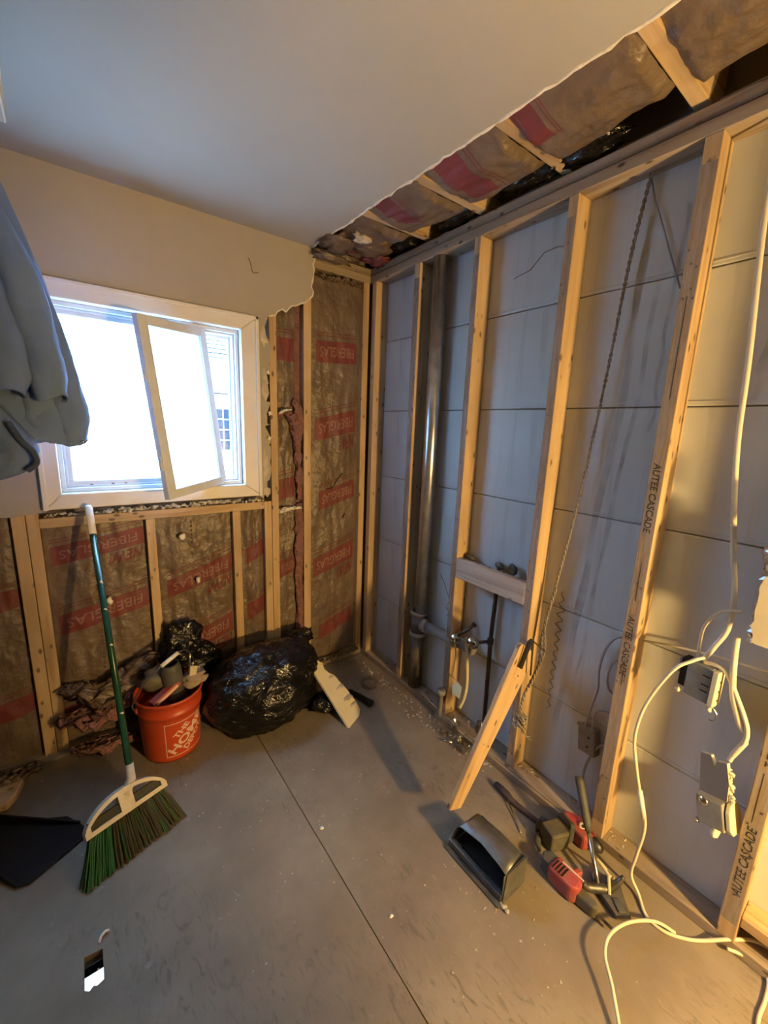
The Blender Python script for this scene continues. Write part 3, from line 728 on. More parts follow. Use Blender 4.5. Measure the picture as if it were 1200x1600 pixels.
gb = bx('glass_block_window', 1.40, 1.86, 5.97, 5.999, 1.17, 1.775, 'house_siding', hs, bevel=0)
for i in range(3):
    for j in range(4):
        bx('glass_block', 1.42 + i * .143, 1.55 + i * .143, 5.955, 5.9695, 1.195 + j * .142, 1.325 + j * .142, 'glass_block_mat', gb, bevel=.004)

# ================================================================== cabinet corner and jacket on the left
cab = thing('wall_cabinet', (XL, .65, 2.04), 'white hanging cabinet end at the top left corner', 'cabinet')
bx('carcass', XL, -.055, .28, 1.0, 2.04, 2.50, 'casing_paint', cab, bevel=.003)
bx('door', -.054, -.036, .64, .998, 2.038, 2.498, 'casing_paint', cab, bevel=.003); bx('door', -.054, -.036, .282, .636, 2.038, 2.498, 'casing_paint', cab, bevel=.003)
jk = thing('jacket', (-.2, 1.88, 1.36), 'blue grey jacket hanging with sleeves loose beside the window', 'jacket')
def loft(name, spine, radii, mat, parent, n=30, folds=5, famp=.16, seed=0.0, flat=(1, 1), inner=None, cap=False):
    """hanging cloth tube: spine points (top to bottom), radii (x, y) at each"""
    k = 6; sp = smooth_path(spine, k); rp = smooth_path([(a, b_, 0) for a, b_ in radii], k); N = len(sp)
    g = G()
    def fn(u, v):
        i = min(int(round(u * (N - 1))), N - 1); c = sp[i]; rx, ry = rp[i].x, rp[i].y; a = v * 2 * PI
        f = 1 + famp * math.sin(a * folds + seed + 1.8 * noise.noise(Vector((u * 3, seed, 0)))) * (.35 + .65 * u) + .22 * noise.fractal(Vector((math.cos(a) * 1.3 + seed, math.sin(a) * 1.3, u * 4.0)), 1, 2, 3)
        return c + Vector((math.cos(a) * rx * f, math.sin(a) * ry * f, .012 * math.sin(a * 2 + seed) * u))
    g.surf(fn, N - 1, n); o = g.obj(name, mat, parent, smooth=True)
    s_ = o.modifiers.new('solid', 'SOLIDIFY'); s_.thickness = .006; s_.offset = -1
    return o
loft('body', [(-.20, 1.90, 2.34), (-.19, 1.90, 2.10), (-.17, 1.90, 1.85), (-.16, 1.90, 1.62), (-.17, 1.90, 1.50)], [(.05, .05), (.10, .07), (.14, .08), (.165, .085), (.17, .09)], 'jacket_cloth', jk, folds=7, famp=.10, seed=1.0)
loft('front_panel', [(-.13, 1.875, 2.30), (-.075, 1.87, 2.05), (-.035, 1.87, 1.85), (-.005, 1.87, 1.66), (.005, 1.87, 1.555), (.006, 1.87, 1.485)], [(.02, .02), (.04, .03), (.045, .035), (.047, .04), (.05, .04), (.042, .035)], 'jacket_cloth', jk, folds=2, famp=.06, seed=2.0)
sl = loft('sleeve', [(-.17, 1.82, 2.28), (-.105, 1.81, 2.05), (-.07, 1.81, 1.88), (-.045, 1.81, 1.74), (-.042, 1.81, 1.635)], [(.03, .03), (.055, .05), (.058, .055), (.055, .055), (.046, .05)], 'jacket_cloth', jk, folds=3, famp=.07, seed=3.0)
sl2 = loft('sleeve', [(-.26, 1.76, 2.26), (-.20, 1.75, 2.02), (-.165, 1.75, 1.85), (-.145, 1.75, 1.72), (-.145, 1.75, 1.640)], [(.04, .04), (.062, .055), (.062, .06), (.062, .06), (.052, .055)], 'jacket_cloth', jk, folds=3, famp=.07, seed=4.2)
loft('hem', [(-.25, 1.80, 1.66), (-.21, 1.79, 1.58), (-.165, 1.78, 1.50), (-.145, 1.78, 1.45), (-.19, 1.78, 1.40), (-.25, 1.79, 1.375)], [(.06, .05), (.07, .06), (.065, .06), (.06, .055), (.055, .05), (.03, .03)], 'jacket_cloth', jk, folds=4, famp=.12, seed=5.5)
loft('lining', [(-.10, 1.86, 1.70), (-.09, 1.86, 1.60), (-.075, 1.86, 1.535), (-.06, 1.86, 1.495)], [(.05, .04), (.065, .045), (.065, .045), (.055, .04)], 'jacket_cloth', jk, folds=6, famp=.12, seed=6.5)
G().tube(smooth_path([(-.15, 1.715, 1.555), (-.125, 1.71, 1.50), (-.10, 1.71, 1.465), (-.095, 1.715, 1.43), (-.12, 1.72, 1.405)], 6), .009, 8).obj('hem_seam', 'jacket_lining', jk, smooth=True)
g = G(); g.lathe([(.0, .002), (.005, .002), (.005, 0)], frame_to((.033, 1.833, 1.492), (.033, 1.7, 1.492)), 12); g.obj('snap', 'steel', jk, smooth=True)
hk = thing('coat_hook', (XL, 1.88, 2.30), 'dark coat hook holding the jacket on the left wall', 'hook')
g = G(); g.tube(smooth_path([(XL, 1.88, 2.34), (XL + .10, 1.88, 2.335), (-.22, 1.89, 2.33), (-.19, 1.90, 2.37)], 6), .008, 8); g.obj('arm', 'dull_steel', hk, smooth=True)
bx('plate', XL, XL + .008, 1.86, 1.90, 2.30, 2.38, 'dull_steel', hk, bevel=.002)

# ================================================================== drain and supply pipes
vp = thing('vent_pipe', (1.555, 1.665, .038), 'tall galvanized vent pipe with black tee standing in the stud bay', 'pipe')
px, py = 1.555, 1.668
G().lathe([(.0375, .52), (.0375, 2.44)], Matrix.Translation((px, py - .02, 0)), 28, True, True).obj('pipe', 'galvanized', vp, smooth=True, bevel=0)
G().lathe([(.040, .038), (.040, .40)], Matrix.Translation((px, py, 0)), 28, True, True).obj('lower_pipe', 'abs_black', vp, smooth=True)
tee = G().lathe([(.044, .385), (.044, .515)], Matrix.Translation((px, py - .005, 0)), 28, True, True).obj('tee', 'abs_black', vp, smooth=True)
for z in (.375, .505): G().lathe([(.040, z), (.052, z + .003), (.054, z + .012), (.052, z + .021), (.040, z + .024)], Matrix.Translation((px, py - .005, 0)), 28).obj('collar', 'grey_pvc', tee, smooth=True)
dr = thing('drain_arm', (1.55, 1.45, .46), 'grey horizontal drain arm running from the black tee through the stud', 'pipe')
G().lathe([(.030, 0), (.030, .40)], frame_to((1.553, 1.625, .457), (1.535, 1.21, .495)), 24, True, True).obj('pipe', 'grey_pvc', dr, smooth=True)
G().lathe([(.030, 0), (.040, .002), (.040, .040), (.030, .042)], frame_to((1.553, 1.623, .457), (1.535, 1.21, .495)), 24).obj('hub', 'grey_pvc', dr, smooth=True)
sp = thing('supply_pipe', (1.58, 1.16, .038), 'thin dark supply pipe rising behind the blocking board', 'pipe')
G().tube([(1.580, 1.150, .03), (1.582, 1.162, .55), (1.584, 1.156, .95)], .0105, 12).obj('pipe', 'dark_copper', sp, smooth=True)
G().lathe([(.010, -.02), (.0155, -.018), (.0155, .018), (.010, .02)], Matrix.Translation((1.582, 1.163, .555)), 14).obj('fitting', 'dark_copper', sp, smooth=True)
G().tube([(1.582, 1.165, .555), (1.53, 1.185, .555), (1.49, 1.195, .556)], .009, 10).obj('branch', 'dark_copper', sp, smooth=True)
sp2 = thing('supply_stub', (1.56, 1.30, .5), 'short dark pipe stub beside the stud above the drain arm', 'pipe')
G().tube([(1.595, 1.275, .60), (1.56, 1.295, .565), (1.505, 1.335, .515)], .009, 10).obj('pipe', 'dark_copper', sp2, smooth=True)
G().lathe([(.009, -.008), (.014, -.007), (.014, .007), (.009, .008)], frame_to((1.590, 1.278, .595), (1.5, 1.34, .51)), 12).obj('fitting', 'dark_copper', sp2, smooth=True)
def escutcheon(c, lab):
    e = thing('escutcheon', c, lab, 'pipe collar', 'shiny pipe collars')
    T = frame_to(c, (c[0] - .25, c[1] - .25, c[2] + .05))
    G().lathe([(.010, .012), (.016, .012), (.020, .004), (.029, -.002), (.031, -.006), (.029, -.006)], T, 24).obj('flange', 'steel', e, smooth=True)
    g = G(); g.blob((c[0] - .012, c[1] - .01, c[2] - .004), (.014, .018, .016), None, 2, .5, 2.0, c[1] * 9); g.obj('tape_wrap', 'clear_film', e, smooth=True)
escutcheon((1.508, 1.325, .512), 'shiny chrome collar hanging on the stud face beside the drain arm')
escutcheon((1.490, 1.195, .556), 'shiny chrome collar at the top of the pale flexible tube')
px1 = thing('flexible_tube', (1.5, 1.22, .15), 'pale flexible water tube hanging with a blue tag', 'tube')
G().tube(smooth_path([(1.492, 1.240, .565), (1.494, 1.234, .50), (1.498, 1.222, .38), (1.499, 1.220, .30), (1.497, 1.228, .23), (1.490, 1.245, .17)], 7), .0085, 12).obj('hose', 'pex', px1, smooth=True)
g = G(); g.poly([(-.026, -.034), (.018, -.046), (.026, .022), (.0, .044), (-.028, .014)], basis((1.478, 1.262, .270), (.25, -.97, 0), (0, 0, 1), (-.97, -.25, 0)), .0015); g.obj('tag', 'blue_tag', px1)
G().tube([(1.497, 1.345, .31), (1.488, 1.30, .312), (1.485, 1.255, .30)], .0018, 5).obj('tie_wire', 'rope_fibre', px1)
px2 = thing('thin_tube', (1.5, 1.33, .3), 'thin pale tube drooping from the collar on the stud', 'tube')
G().tube(smooth_path([(1.500, 1.325, .53), (1.492, 1.305, .47), (1.493, 1.300, .40), (1.503, 1.318, .33), (1.508, 1.34, .29)], 7), .004, 8).obj('hose', 'pex', px2, smooth=True)
fs = thing('floor_stub', (1.50, 1.385, .16), 'small capped pipe stub low on the stud', 'pipe')
G().lathe([(.0, .02), (.022, .02), (.024, .014), (.024, -.004), (.012, -.008), (.012, -.14)], Matrix.Translation((1.494, 1.385, .17)), 18).obj('cap', 'grey_pvc', fs, smooth=True)
def valve(c, lab, tilt):
    v = thing('valve_handle', c, lab, 'valve', 'valve handles above the board')
    g = G(); g.blob(c, (.020, .026, .016), Matrix.Rotation(tilt, 3, 'X').to_4x4(), 2, .25, 1.5, tilt * 7); g.obj('knob', 'abs_black', v, smooth=True)
    G().tube([(c[0], c[1], c[2] - .05), (c[0], c[1], c[2] + .012)], .007, 10).obj('stem', 'steel', v, smooth=True)
valve((1.575, 1.145, .957), 'black valve knob behind the middle of the blocking board', .3)
valve((1.575, 1.070, .966), 'black valve knob behind the end of the blocking board near the plank', .9)
valve((1.575, 1.325, .950), 'black valve knob in the corner of the blocking board and far stud', .1)
# crumpled clear film on the bottom plate
g = G()
def film(u, v):
    x = 1.43 + .10 * u; y = 1.10 + .20 * v
    return Vector((x - .03 * v, y, .012 + .10 * u * (1 - v * .4) + .05 * noise.fractal(Vector((u * 3, v * 4, 2.2)), 1, 2, 4) + .03 * abs(math.sin(v * 9 + u * 4))))
g.surf(film, 22, 34)
tag(g.obj('plastic_film', 'clear_film', smooth=True), 'crumpled clear plastic film on the floor below the blue tag', 'plastic film')
sc_ = thing('broken_fitting', (1.40, 1.25, .0), 'small shiny broken fitting lying by the bottom plate', 'fitting')
G().tube([(1.385, 1.275, .010), (1.405, 1.24, .012), (1.42, 1.215, .016)], [.004, .006, .008], 8).obj('stem', 'steel', sc_, smooth=True)
g = G(); g.poly([(0, 0), (.075, -.01), (.09, .075), (.03, .085), (-.005, .05)], basis((1.405, 1.21, .006), (.25, -.97, 0), (.93, .2, .28), (-.25, -.1, .96)), .003)
tag(g.obj('plastic_scrap', 'clear_film'), 'clear curved plastic scrap leaning on the bottom plate', 'plastic scrap')

# ================================================================== plank, strap, rope
pk = thing('leaning_plank', (1.1, .87, .1), 'short sawn wooden plank leaning up from the duct boot to the stud', 'plank')
zz = lambda z: 1.58 + (z - 1.58) * .961
pts = [(1.404, .716), (1.425, .722), (1.530, .640), (1.115, .097), (1.050, .124)]
c0 = Vector((1.05, .883, .124)); dx = Vector((.354, 0, .592)).normalized(); dn = Vector((dx.z, 0, -dx.x))
loc = [((p[0] - c0.x) * dx.x + (p[1] - c0.z) * dx.z, (p[0] - c0.x) * dn.x + (p[1] - c0.z) * dn.z) for p in pts]
G().poly(loc, Matrix.Identity(4), .020).obj('board', 'pine_x', pk, bevel=.002, mw=basis(c0, dx, dn, dx.cross(dn)))
for t in (.12, .42): 
    c = c0 + dx * (.7 - t) + dn * .035 + Vector((0, -.021, 0)); G().lathe([(0, .002), (.004, .0015), (.004, 0)], frame_to(c, c + Vector((0, -1, 0))), 8).obj('nail_head', 'hair_line', pk)
st = thing('strap_hook', (1.42, .87, .6), 'dark angled strap hooked over the top of the leaning plank', 'strap')
g = G(); g.tube([(1.395, .868, .63), (1.435, .862, .735), (1.450, .860, .742), (1.53, .85, .675)], .012, 6, flat=.3); g.obj('band', 'dark_strap', st)
G().tube([(1.455, .858, .735), (1.462, .858, .62), (1.468, .860, .575)], .004, 6).obj('hook', 'dark_strap', st)
def twist(path, r, turns_per_m, name, parent, mat, ph=0.0):
    P_ = smooth_path(path, 26); L = 0.0; q = []
    for i, p in enumerate(P_):
        if i: L += (P_[i] - P_[i - 1]).length
        a = L * turns_per_m * 2 * PI + ph
        q.append(p + Vector((math.cos(a) * r * .7, math.sin(a) * r, 0)))
    return G().tube(q, r * .8, 6).obj(name, mat, parent, smooth=True)
rp = thing('twisted_rope', (1.55, .9, .6), 'long twisted rope hanging from the top plate to the plank', 'rope')
path = [(1.582, .716, 2.425), (1.580, .745, 2.18), (1.578, .772, 1.76), (1.574, .814, 1.28), (1.572, .862, .91), (1.560, .884, .70), (1.530, .865, .60), (1.48, .885, .46), (1.475, .892, .37)]
for ph in (0, PI): twist(path, .0042, 22, 'strand', rp, 'rope_fibre', ph)
path2 = [(1.560, .846, .95), (1.556, .872, .78), (1.538, .852, .655), (1.49, .872, .50)]
for ph in (0, PI): twist(path2, .0038, 22, 'strand', rp, 'rope_fibre', ph)
kn = []
for i in range(46):
    a = i * .9; kn.append((1.472 + .016 * math.cos(a), .886 + .026 * math.sin(a * 1.31), .345 + .03 * math.sin(a * .73) - .0004 * i))
G().tube(smooth_path(kn, 5), .0034, 6).obj('knot', 'rope_fibre', rp, smooth=True)
for i in range(7):
    G().tube(smooth_path([(1.47, .88, .33), (1.465 - .01 * i * .3, .872 - .006 * i, .305), (1.468, .868 - .008 * i, .285 + .006 * (i % 3))], 4), .0012, 5).obj('frayed_end', 'rope_fibre', rp)
rd = thing('thin_wire', (1.59, .6, 2.2), 'thin straight wire slanting across the foam below the top plate', 'wire')
G().tube([(1.596, .724, 2.42), (1.597, .700, 2.34), (1.598, .585, 2.05)], .0028, 6).obj('strand', 'cable_grey', rd, smooth=True)
# scribbled cracks on the foam (dark adhesive lines)
ad = thing('adhesive_trail', (1.604, .84, .6), 'wavy dark adhesive trail on the foam beside the rope', 'adhesive')
q = []
for i in range(60): q.append((XF - .0008, .838 + .010 * math.sin(i * 1.3) + .012 * noise.noise(Vector((i * .4, 1, 2))), .93 - i * .0095))
G().tube(q, .0022, 4, flat=.4).obj('bead', 'hair_line', ad)
ad = thing('adhesive_trail', (1.604, 1.5, .7), 'jagged dark adhesive trail on the foam beside the vent pipe', 'adhesive')
G().tube([(XF - .0008, 1.56, .78), (XF - .0008, 1.52, .73), (XF - .0008, 1.475, .655), (XF - .0008, 1.50, .60), (XF - .0008, 1.468, .585), (XF - .0008, 1.49, .55)], .0022, 4, flat=.4).obj('bead', 'hair_line', ad)
ad = thing('adhesive_trail', (1.604, 1.0, 2.3), 'crooked dark adhesive trail high on the foam between two studs', 'adhesive')
G().tube([(XF - .0008, 1.24, 2.235), (XF - .0008, 1.16, 2.25), (XF - .0008, 1.10, 2.30), (XF - .0008, 1.04, 2.305), (XF - .0008, .985, 2.29)], .0022, 4, flat=.4).obj('bead', 'hair_line', ad)
# lath strip lying in front of the bottom plate
ls = thing('lath_strip', (1.50, 1.0, 0), 'long dusty lath strip lying against the bottom plate', 'wood strip')
bx('strip', 1.488, 1.5165, .628, 1.42, .0005, .034, 'dusty_pine_y', ls, bevel=.003)
bx('groove_slat', 1.499, 1.514, .629, 1.42, .034, .041, 'dusty_pine_y', ls, bevel=.002)
#NEXT2
# ================================================================== bucket with tools
bc = Vector((.268, 2.018, 0)); RB, RT, HB = .124, .150, .315
bk = thing('orange_bucket', bc, 'orange plastic bucket with white square logo beside the black bag', 'bucket')
TB = Matrix.Translation(bc)
rad = lambda z: RB + (RT - .008 - RB) * z / HB
prof = [(0.0, .004), (RB - .006, .004), (RB, .0), (RB + .001, .010), (rad(.20), .20), (rad(.23), .23), (rad(.232) + .006, .235), (rad(.25) + .006, .25), (rad(.252) + .002, .253), (rad(.30) + .002, .30), (RT, .303), (RT, HB), (RT - .006, HB), (RT - .008, .30), (RB - .008, .012), (0, .012)]
G().lathe(prof, TB, 56).obj('shell', 'orange_plastic', bk, smooth=True)
bk.children[0].data.polygons.foreach_set('use_smooth', [True] * len(bk.children[0].data.polygons))
# bail handle
hl = Vector((bc.x - .148, bc.y - .035, .265)); hr = Vector((bc.x + .135, bc.y + .05, .272))
bail = smooth_path([hl, hl + Vector((-.006, -.004, .045)), hl + Vector((.045, -.01, .135)), (bc.x - .025, bc.y - .045, .463), (bc.x + .052, bc.y - .015, .490), (bc.x + .10, bc.y + .02, .462), (bc.x + .135, bc.y + .05, .36), hr], 7)
bo = G().tube(bail, .0034, 8).obj('bail', 'steel', bk, smooth=True)
G().tube([(bc.x - .030, bc.y - .046, .460), (bc.x + .048, bc.y - .017, .490)], .0095, 12).obj('grip', 'white_plastic', bo, smooth=True)
for p in (hl, hr): G().lathe([(.014, 0), (.012, .006), (0, .007)], frame_to(bc + Vector((0, 0, p.z)) + (Vector((p.x, p.y, 0)) - Vector((bc.x, bc.y, 0))) * .96, Vector((p.x, p.y, p.z)) + (p - Vector((bc.x, bc.y, p.z)))), 14).obj('bail_lug', 'orange_plastic', bk, smooth=True)
# printed logo: outlined square and diagonal stencil lettering, wrapped on the shell
LA, LZ0, LZ1 = -1.19, .026, .206            # centre angle (radians from +x), z range
def wrap(p, q, off=.0012):                # p along the surface (metres, right as seen), q height
    r = rad(q) + off; a = LA + p / RT
    return Vector((bc.x + r * math.cos(a), bc.y + r * math.sin(a), q))
HW = .112; HV = (LZ1 - LZ0) / 2
g = G()
def strip(x0, x1, z0, z1, n=14): g.surf(lambda u, v: wrap(x0 + (x1 - x0) * u, z0 + (z1 - z0) * v), n, n)
strip(-HW, HW, LZ0, LZ0 + .004); strip(-HW, HW, LZ1 - .004, LZ1); strip(-HW, -HW + .004, LZ0, LZ1); strip(HW - .004, HW, LZ0, LZ1)
g.obj('logo_border', 'logo_white', bk, fix=False)
cz = (LZ0 + LZ1) / 2; ca, sa = math.cos(math.radians(45)), math.sin(math.radians(45))
def logo_line(txt, x0, x1, yb, hgt):
    vs, fs = text2d(txt, 1.0, bold=.035, maxedge=.12)
    a0 = min(p[0] for p in vs); a1 = max(p[0] for p in vs); b1 = max(p[1] for p in vs)
    gg = G(); q = []
    for (a, b_) in vs:
        lx = x0 + (x1 - x0) * (a - a0) / (a1 - a0); ly = yb + hgt * b_ / b1
        q.append(wrap((lx * ca - ly * sa) * HW / HV, cz + lx * sa + ly * ca))
    gg.add(q, fs); gg.obj('logo_lettering', 'logo_white', bk, fix=False)
logo_line('THE', -.030, .050, .033, .026); logo_line('HOME', -.098, .104, -.015, .040); logo_line('DEPOT', -.058, .062, -.052, .029)
# things standing in the bucket
rt = thing('red_tool_case', (bc.x, bc.y, .2), 'red metal bar lying across the bucket mouth', 'tool')
T = basis((bc.x - .075, bc.y - .06, .285), Vector((.86, .30, .40)).normalized(), Vector((-.33, .94, 0)).normalized(), Vector((-.37, -.13, .92)).normalized())
G().box(-.005, .135, -.018, .022, -.012, .018).obj('bar', 'red_plastic', rt, bevel=.004, mw=T); G().box(.01, .12, -.021, -.018, -.004, .010).obj('ridge', 'logo_white', rt, bevel=.001, mw=T)
jt = thing('plastic_jar', (bc.x + .03, bc.y, .2), 'dull clear plastic jar standing askew in the bucket', 'jar')
T = frame_to((bc.x + .030, bc.y + .005, .24), (bc.x + .005, bc.y + .0, .5))
G().lathe([(0, 0), (.042, .0), (.046, .01), (.046, .17), (.040, .19), (.036, .20), (.034, .19), (.042, .165), (.042, .012), (0, .01)], T, 24).obj('wall', 'grey_rubber', jt, smooth=True)
tp = thing('black_tool_pouch', (bc.x - .05, bc.y, .2), 'dark tool pouch slumped in the bucket behind the red bar', 'pouch')
g = G(); g.blob((bc.x - .035, bc.y + .045, .345), (.085, .045, .06), None, 3, .35, 1.8, 3.3); g.obj('pouch', 'olive_plastic', tp, smooth=True)
lb = thing('putty_knife', (bc.x + .1, bc.y, .2), 'putty knife with pale label poking out of the bucket', 'putty knife')
T = frame_to((bc.x + .085, bc.y - .02, .27), (bc.x + .135, bc.y - .03, .50))
G().box(-.016, .016, -.002, .002, .05, .135).obj('label_card', 'cream_plastic', lb, bevel=.001, mw=T); G().box(-.009, .009, -.006, .006, -.02, .05).obj('handle', 'black_plastic', lb, bevel=.003, mw=T)
G().tube([T @ Vector((.016, 0, .09)), T @ Vector((.026, .0, .17)), T @ Vector((.030, 0, .20))], .0055, 8).obj('shaft', 'steel', lb, smooth=True)
rg = thing('grey_rag', (bc.x + .1, bc.y, .3), 'crumpled pale rag hanging over the bucket rim', 'rag')
g = G(); g.blob((bc.x + .110, bc.y - .005, .325), (.055, .045, .035), None, 3, .7, 2.4, 9.1); g.obj('cloth', 'cardboard', rg, smooth=True)

# ================================================================== black rubbish bag, crumpled film, drywall offcut
bg_ = thing('trash_bag', (.72, 1.98, 0), 'full black plastic rubbish bag slumped against the wall studs', 'trash bag')
bm = bmesh.new(); bmesh.ops.create_icosphere(bm, subdivisions=5, radius=1.0); vs = []
for v in bm.verts:
    c = v.co
    d = 1 + .10 * noise.fractal(c * 1.6 + Vector((3, 1, 2)), 1, 2, 3) + .055 * (1 - 2 * abs(noise.noise(Vector((c.x * 3.0 + 5, c.y * 3.0, c.z * 5.0))))) + .03 * (1 - 2 * abs(noise.noise(c * 8.0)))
    p = Vector((c.x * .285, c.y * .205, c.z * .225)) * d
    p.x += .035 * max(0, c.z); p.z += .03 * max(0, c.x) * (1 if c.z > 0 else 0); p.z *= 1 + .18 * (1 - abs(c.x)) * 0 + .12 * (abs(c.x) > .6) * max(0, c.z)
    z = p.z + .185
    if z < .002: z = .002 - .0; 
    vs.append(Vector((.705 + p.x, 1.955 + p.y, z)))
g = G(); g.add(vs, [tuple(v.index for v in f.verts) for f in bm.faces]); bm.free(); g.obj('film', 'bag_film', bg_, smooth=True)
g = G(); g.blob((1.0, 2.08, .345), (.065, .05, .045), None, 3, .5, 2.0, 4.4); g.obj('gathered_neck', 'bag_film', bg_, smooth=True)
fb = thing('crumpled_black_film', (.34, 2.17, .4), 'dark crumpled plastic film stuffed behind the orange bucket', 'plastic film')
g = G(); g.blob((.36, 2.165, .43), (.10, .035, .12), None, 4, .45, 1.8, 7.7); g.blob((.43, 2.165, .30), (.13, .035, .12), None, 4, .4, 1.8, 2.7); g.obj('film', 'bag_film', fb, smooth=True)
dw = thing('drywall_offcut', (1.1, 1.75, 0), 'pale broken drywall offcut leaning on the black rubbish bag', 'drywall')
q0 = Vector((1.046, 1.614, .0)); q1 = Vector((.935, 1.905, .300)); side_ = Vector((1.228, 1.729, .02)) - q0
ex = (q1 - q0); L = ex.length; ex.normalize(); ey = (side_ - ex * side_.dot(ex)).normalized(); ez = ex.cross(ey)
Wd = .145
pts = [(0, 0), (L, 0)] + rough_line((L + .005, .045), (L * .55, Wd * .82), 7, .02, 2.0) + rough_line((L * .55, Wd * .85), (.08, Wd + .01), 8, .025, 6.0) + [(.03, Wd), (.008, Wd * .75)]
G().poly(pts, basis(q0 + ez * -.002, ex, ey, ez), .013, side=1).obj('sheet', ['yellowed_drywall', 'gypsum'], dw, bevel=.001)
for i, (a, b_, r) in enumerate(((.20, .10, .022), (.13, .105, .026), (.08, .115, .020), (.27, .085, .012))):
    g = G(); p = q0 + ex * a + ey * b_ + (ez * .011 if ez.z > 0 else ez * -.002); g.blob(p, (r * 1.3, r, .006), None, 2, .7, 2.0, i * 4.4); g.obj('torn_face', 'bare_drywall_paper', dw, smooth=True)
ht = thing('black_handled_tool', (1.24, 1.77, 0), 'black handled tool lying behind the drywall offcut', 'tool')
G().tube([(1.205, 1.86, .02), (1.222, 1.79, .022), (1.235, 1.72, .022), (1.243, 1.685, .022)], [.013, .017, .021, .024], 12, flat=.8).obj('handle', 'black_plastic', ht, smooth=True)
G().tube([(1.20, 1.87, .018), (1.16, 2.0, .02)], .008, 8).obj('shank', 'dull_steel', ht, smooth=True)
cp = thing('plastic_cup_ring', (1.37, 1.89, 0), 'clear plastic ring lying on the floor in the far corner', 'plastic ring')
G().lathe([(.046, 0), (.050, .003), (.050, .030), (.047, .034), (.044, .030), (.044, .003), (.046, 0)], Matrix.Translation((1.35, 1.86, .001)) @ Matrix.Rotation(.12, 4, 'X'), 28).obj('ring', 'clear_film', cp, smooth=True)
bgs = thing('black_bag_tail', (1.0, 1.82, 0), 'black bag tail lying under the drywall offcut', 'bag')
g = G(); g.blob((1.03, 1.83, .05), (.10, .09, .05), None, 3, .35, 2.0, 6.1); g.obj('film', 'bag_film', bgs, smooth=True)

# ================================================================== broom
br = thing('broom', (.06, 1.55, 0), 'green handled broom with white cap leaning against the window sill', 'broom')
hb = Vector((.066, 1.640, .205)); htp = Vector((.033, 2.150, 1.205)); hd = (htp - hb).normalized()
at_ = lambda t: hb + (htp - hb) * t
G().tube([at_(.03), at_(.905)], .0125, 16).obj('handle', 'green_paint', br, smooth=True)
G().tube([at_(.885), at_(.99), at_(1.0)], [.0145, .0145, .010], 16).obj('hand_grip', 'white_plastic', br, smooth=True)
for t in (.70, .60, .23, .47):
    p = at_(t) + Vector((.003, -.0125, 0)); G().blob(p, (.006, .0015, .012 if t > .65 else .006), None, 2, .5, 2, t * 9).obj('chipped_paint', 'white_plastic', br, smooth=True)
e0 = Vector((-.108, 1.460, 0)); e1 = Vector((.240, 1.580, 0)); bd = (e1 - e0).normalized(); BL = (e1 - e0).length
bdown = -hd
nrm = bd.cross(hd).normalized()
hd2 = nrm.cross(bd).normalized()
if hd2.z < 0: hd2 = -hd2
mid = (e0 + e1) / 2
TBm = basis(mid, bd, nrm, hd2)           # local x along the head, local z up the handle
zc = .150
top_ = lambda x: zc + .014 + .070 * max(0.0, 1 - (abs(x) / .142) ** 2.2) ** .75
outl = [(x, top_(x)) for x in [-.142 + .284 * i / 40 for i in range(41)]] + [(.142, zc - .006), (-.142, zc - .006)]
hol = []
for s_ in (-1, 1):
    xs_ = [.024 + .098 * i / 10 for i in range(11)]
    hol.append([(s_ * x, zc + .010) for x in xs_] + [(s_ * x, max(zc + .014, top_(x) - .015)) for x in reversed(xs_)])
TP = TBm @ basis((0, .016, 0), (1, 0, 0), (0, 0, 1), (0, -1, 0))
G().poly(outl, TP, .032, holes=hol).obj('cap', 'cream_plastic', br, bevel=.004)
G().box(-.128, .128, -.006, .006, zc - .004, zc + .040, TBm).obj('inner_web', 'dusty_bristle', br, bevel=.002)
G().tube([TBm @ Vector((.0, 0, zc + .05)), hb + hd * .005, hb + hd * .06], [.021, .017, .0155], 16).obj('socket', 'cream_plastic', br, smooth=True)
rr = random.Random(3); gg, gd = G(), G()
for i in range(330):
    u = rr.uniform(-1, 1); x0 = u * .128; x1 = u * .182 + rr.uniform(-.006, .006); y0 = rr.uniform(-.010, .010); y1 = y0 * 1.8 + rr.uniform(-.012, .012)
    p0 = TBm @ Vector((x0, y0, zc)); p2 = TBm @ Vector((x1, y1, 0)); p2.z = rr.uniform(.001, .008); p1 = (p0 + p2) / 2 + Vector((rr.uniform(-.004, .004),) * 3)
    tgt = gg if (u < -.45 or rr.random() < .07) else gd
    tgt.tube([p0, p1, p2], [.0022, .0026, .0030], 4)
tag(gg.obj('green_bristles', 'green_bristle', br), kind='stuff'); tag(gd.obj('dusty_bristles', 'dusty_bristle', br), kind='stuff')

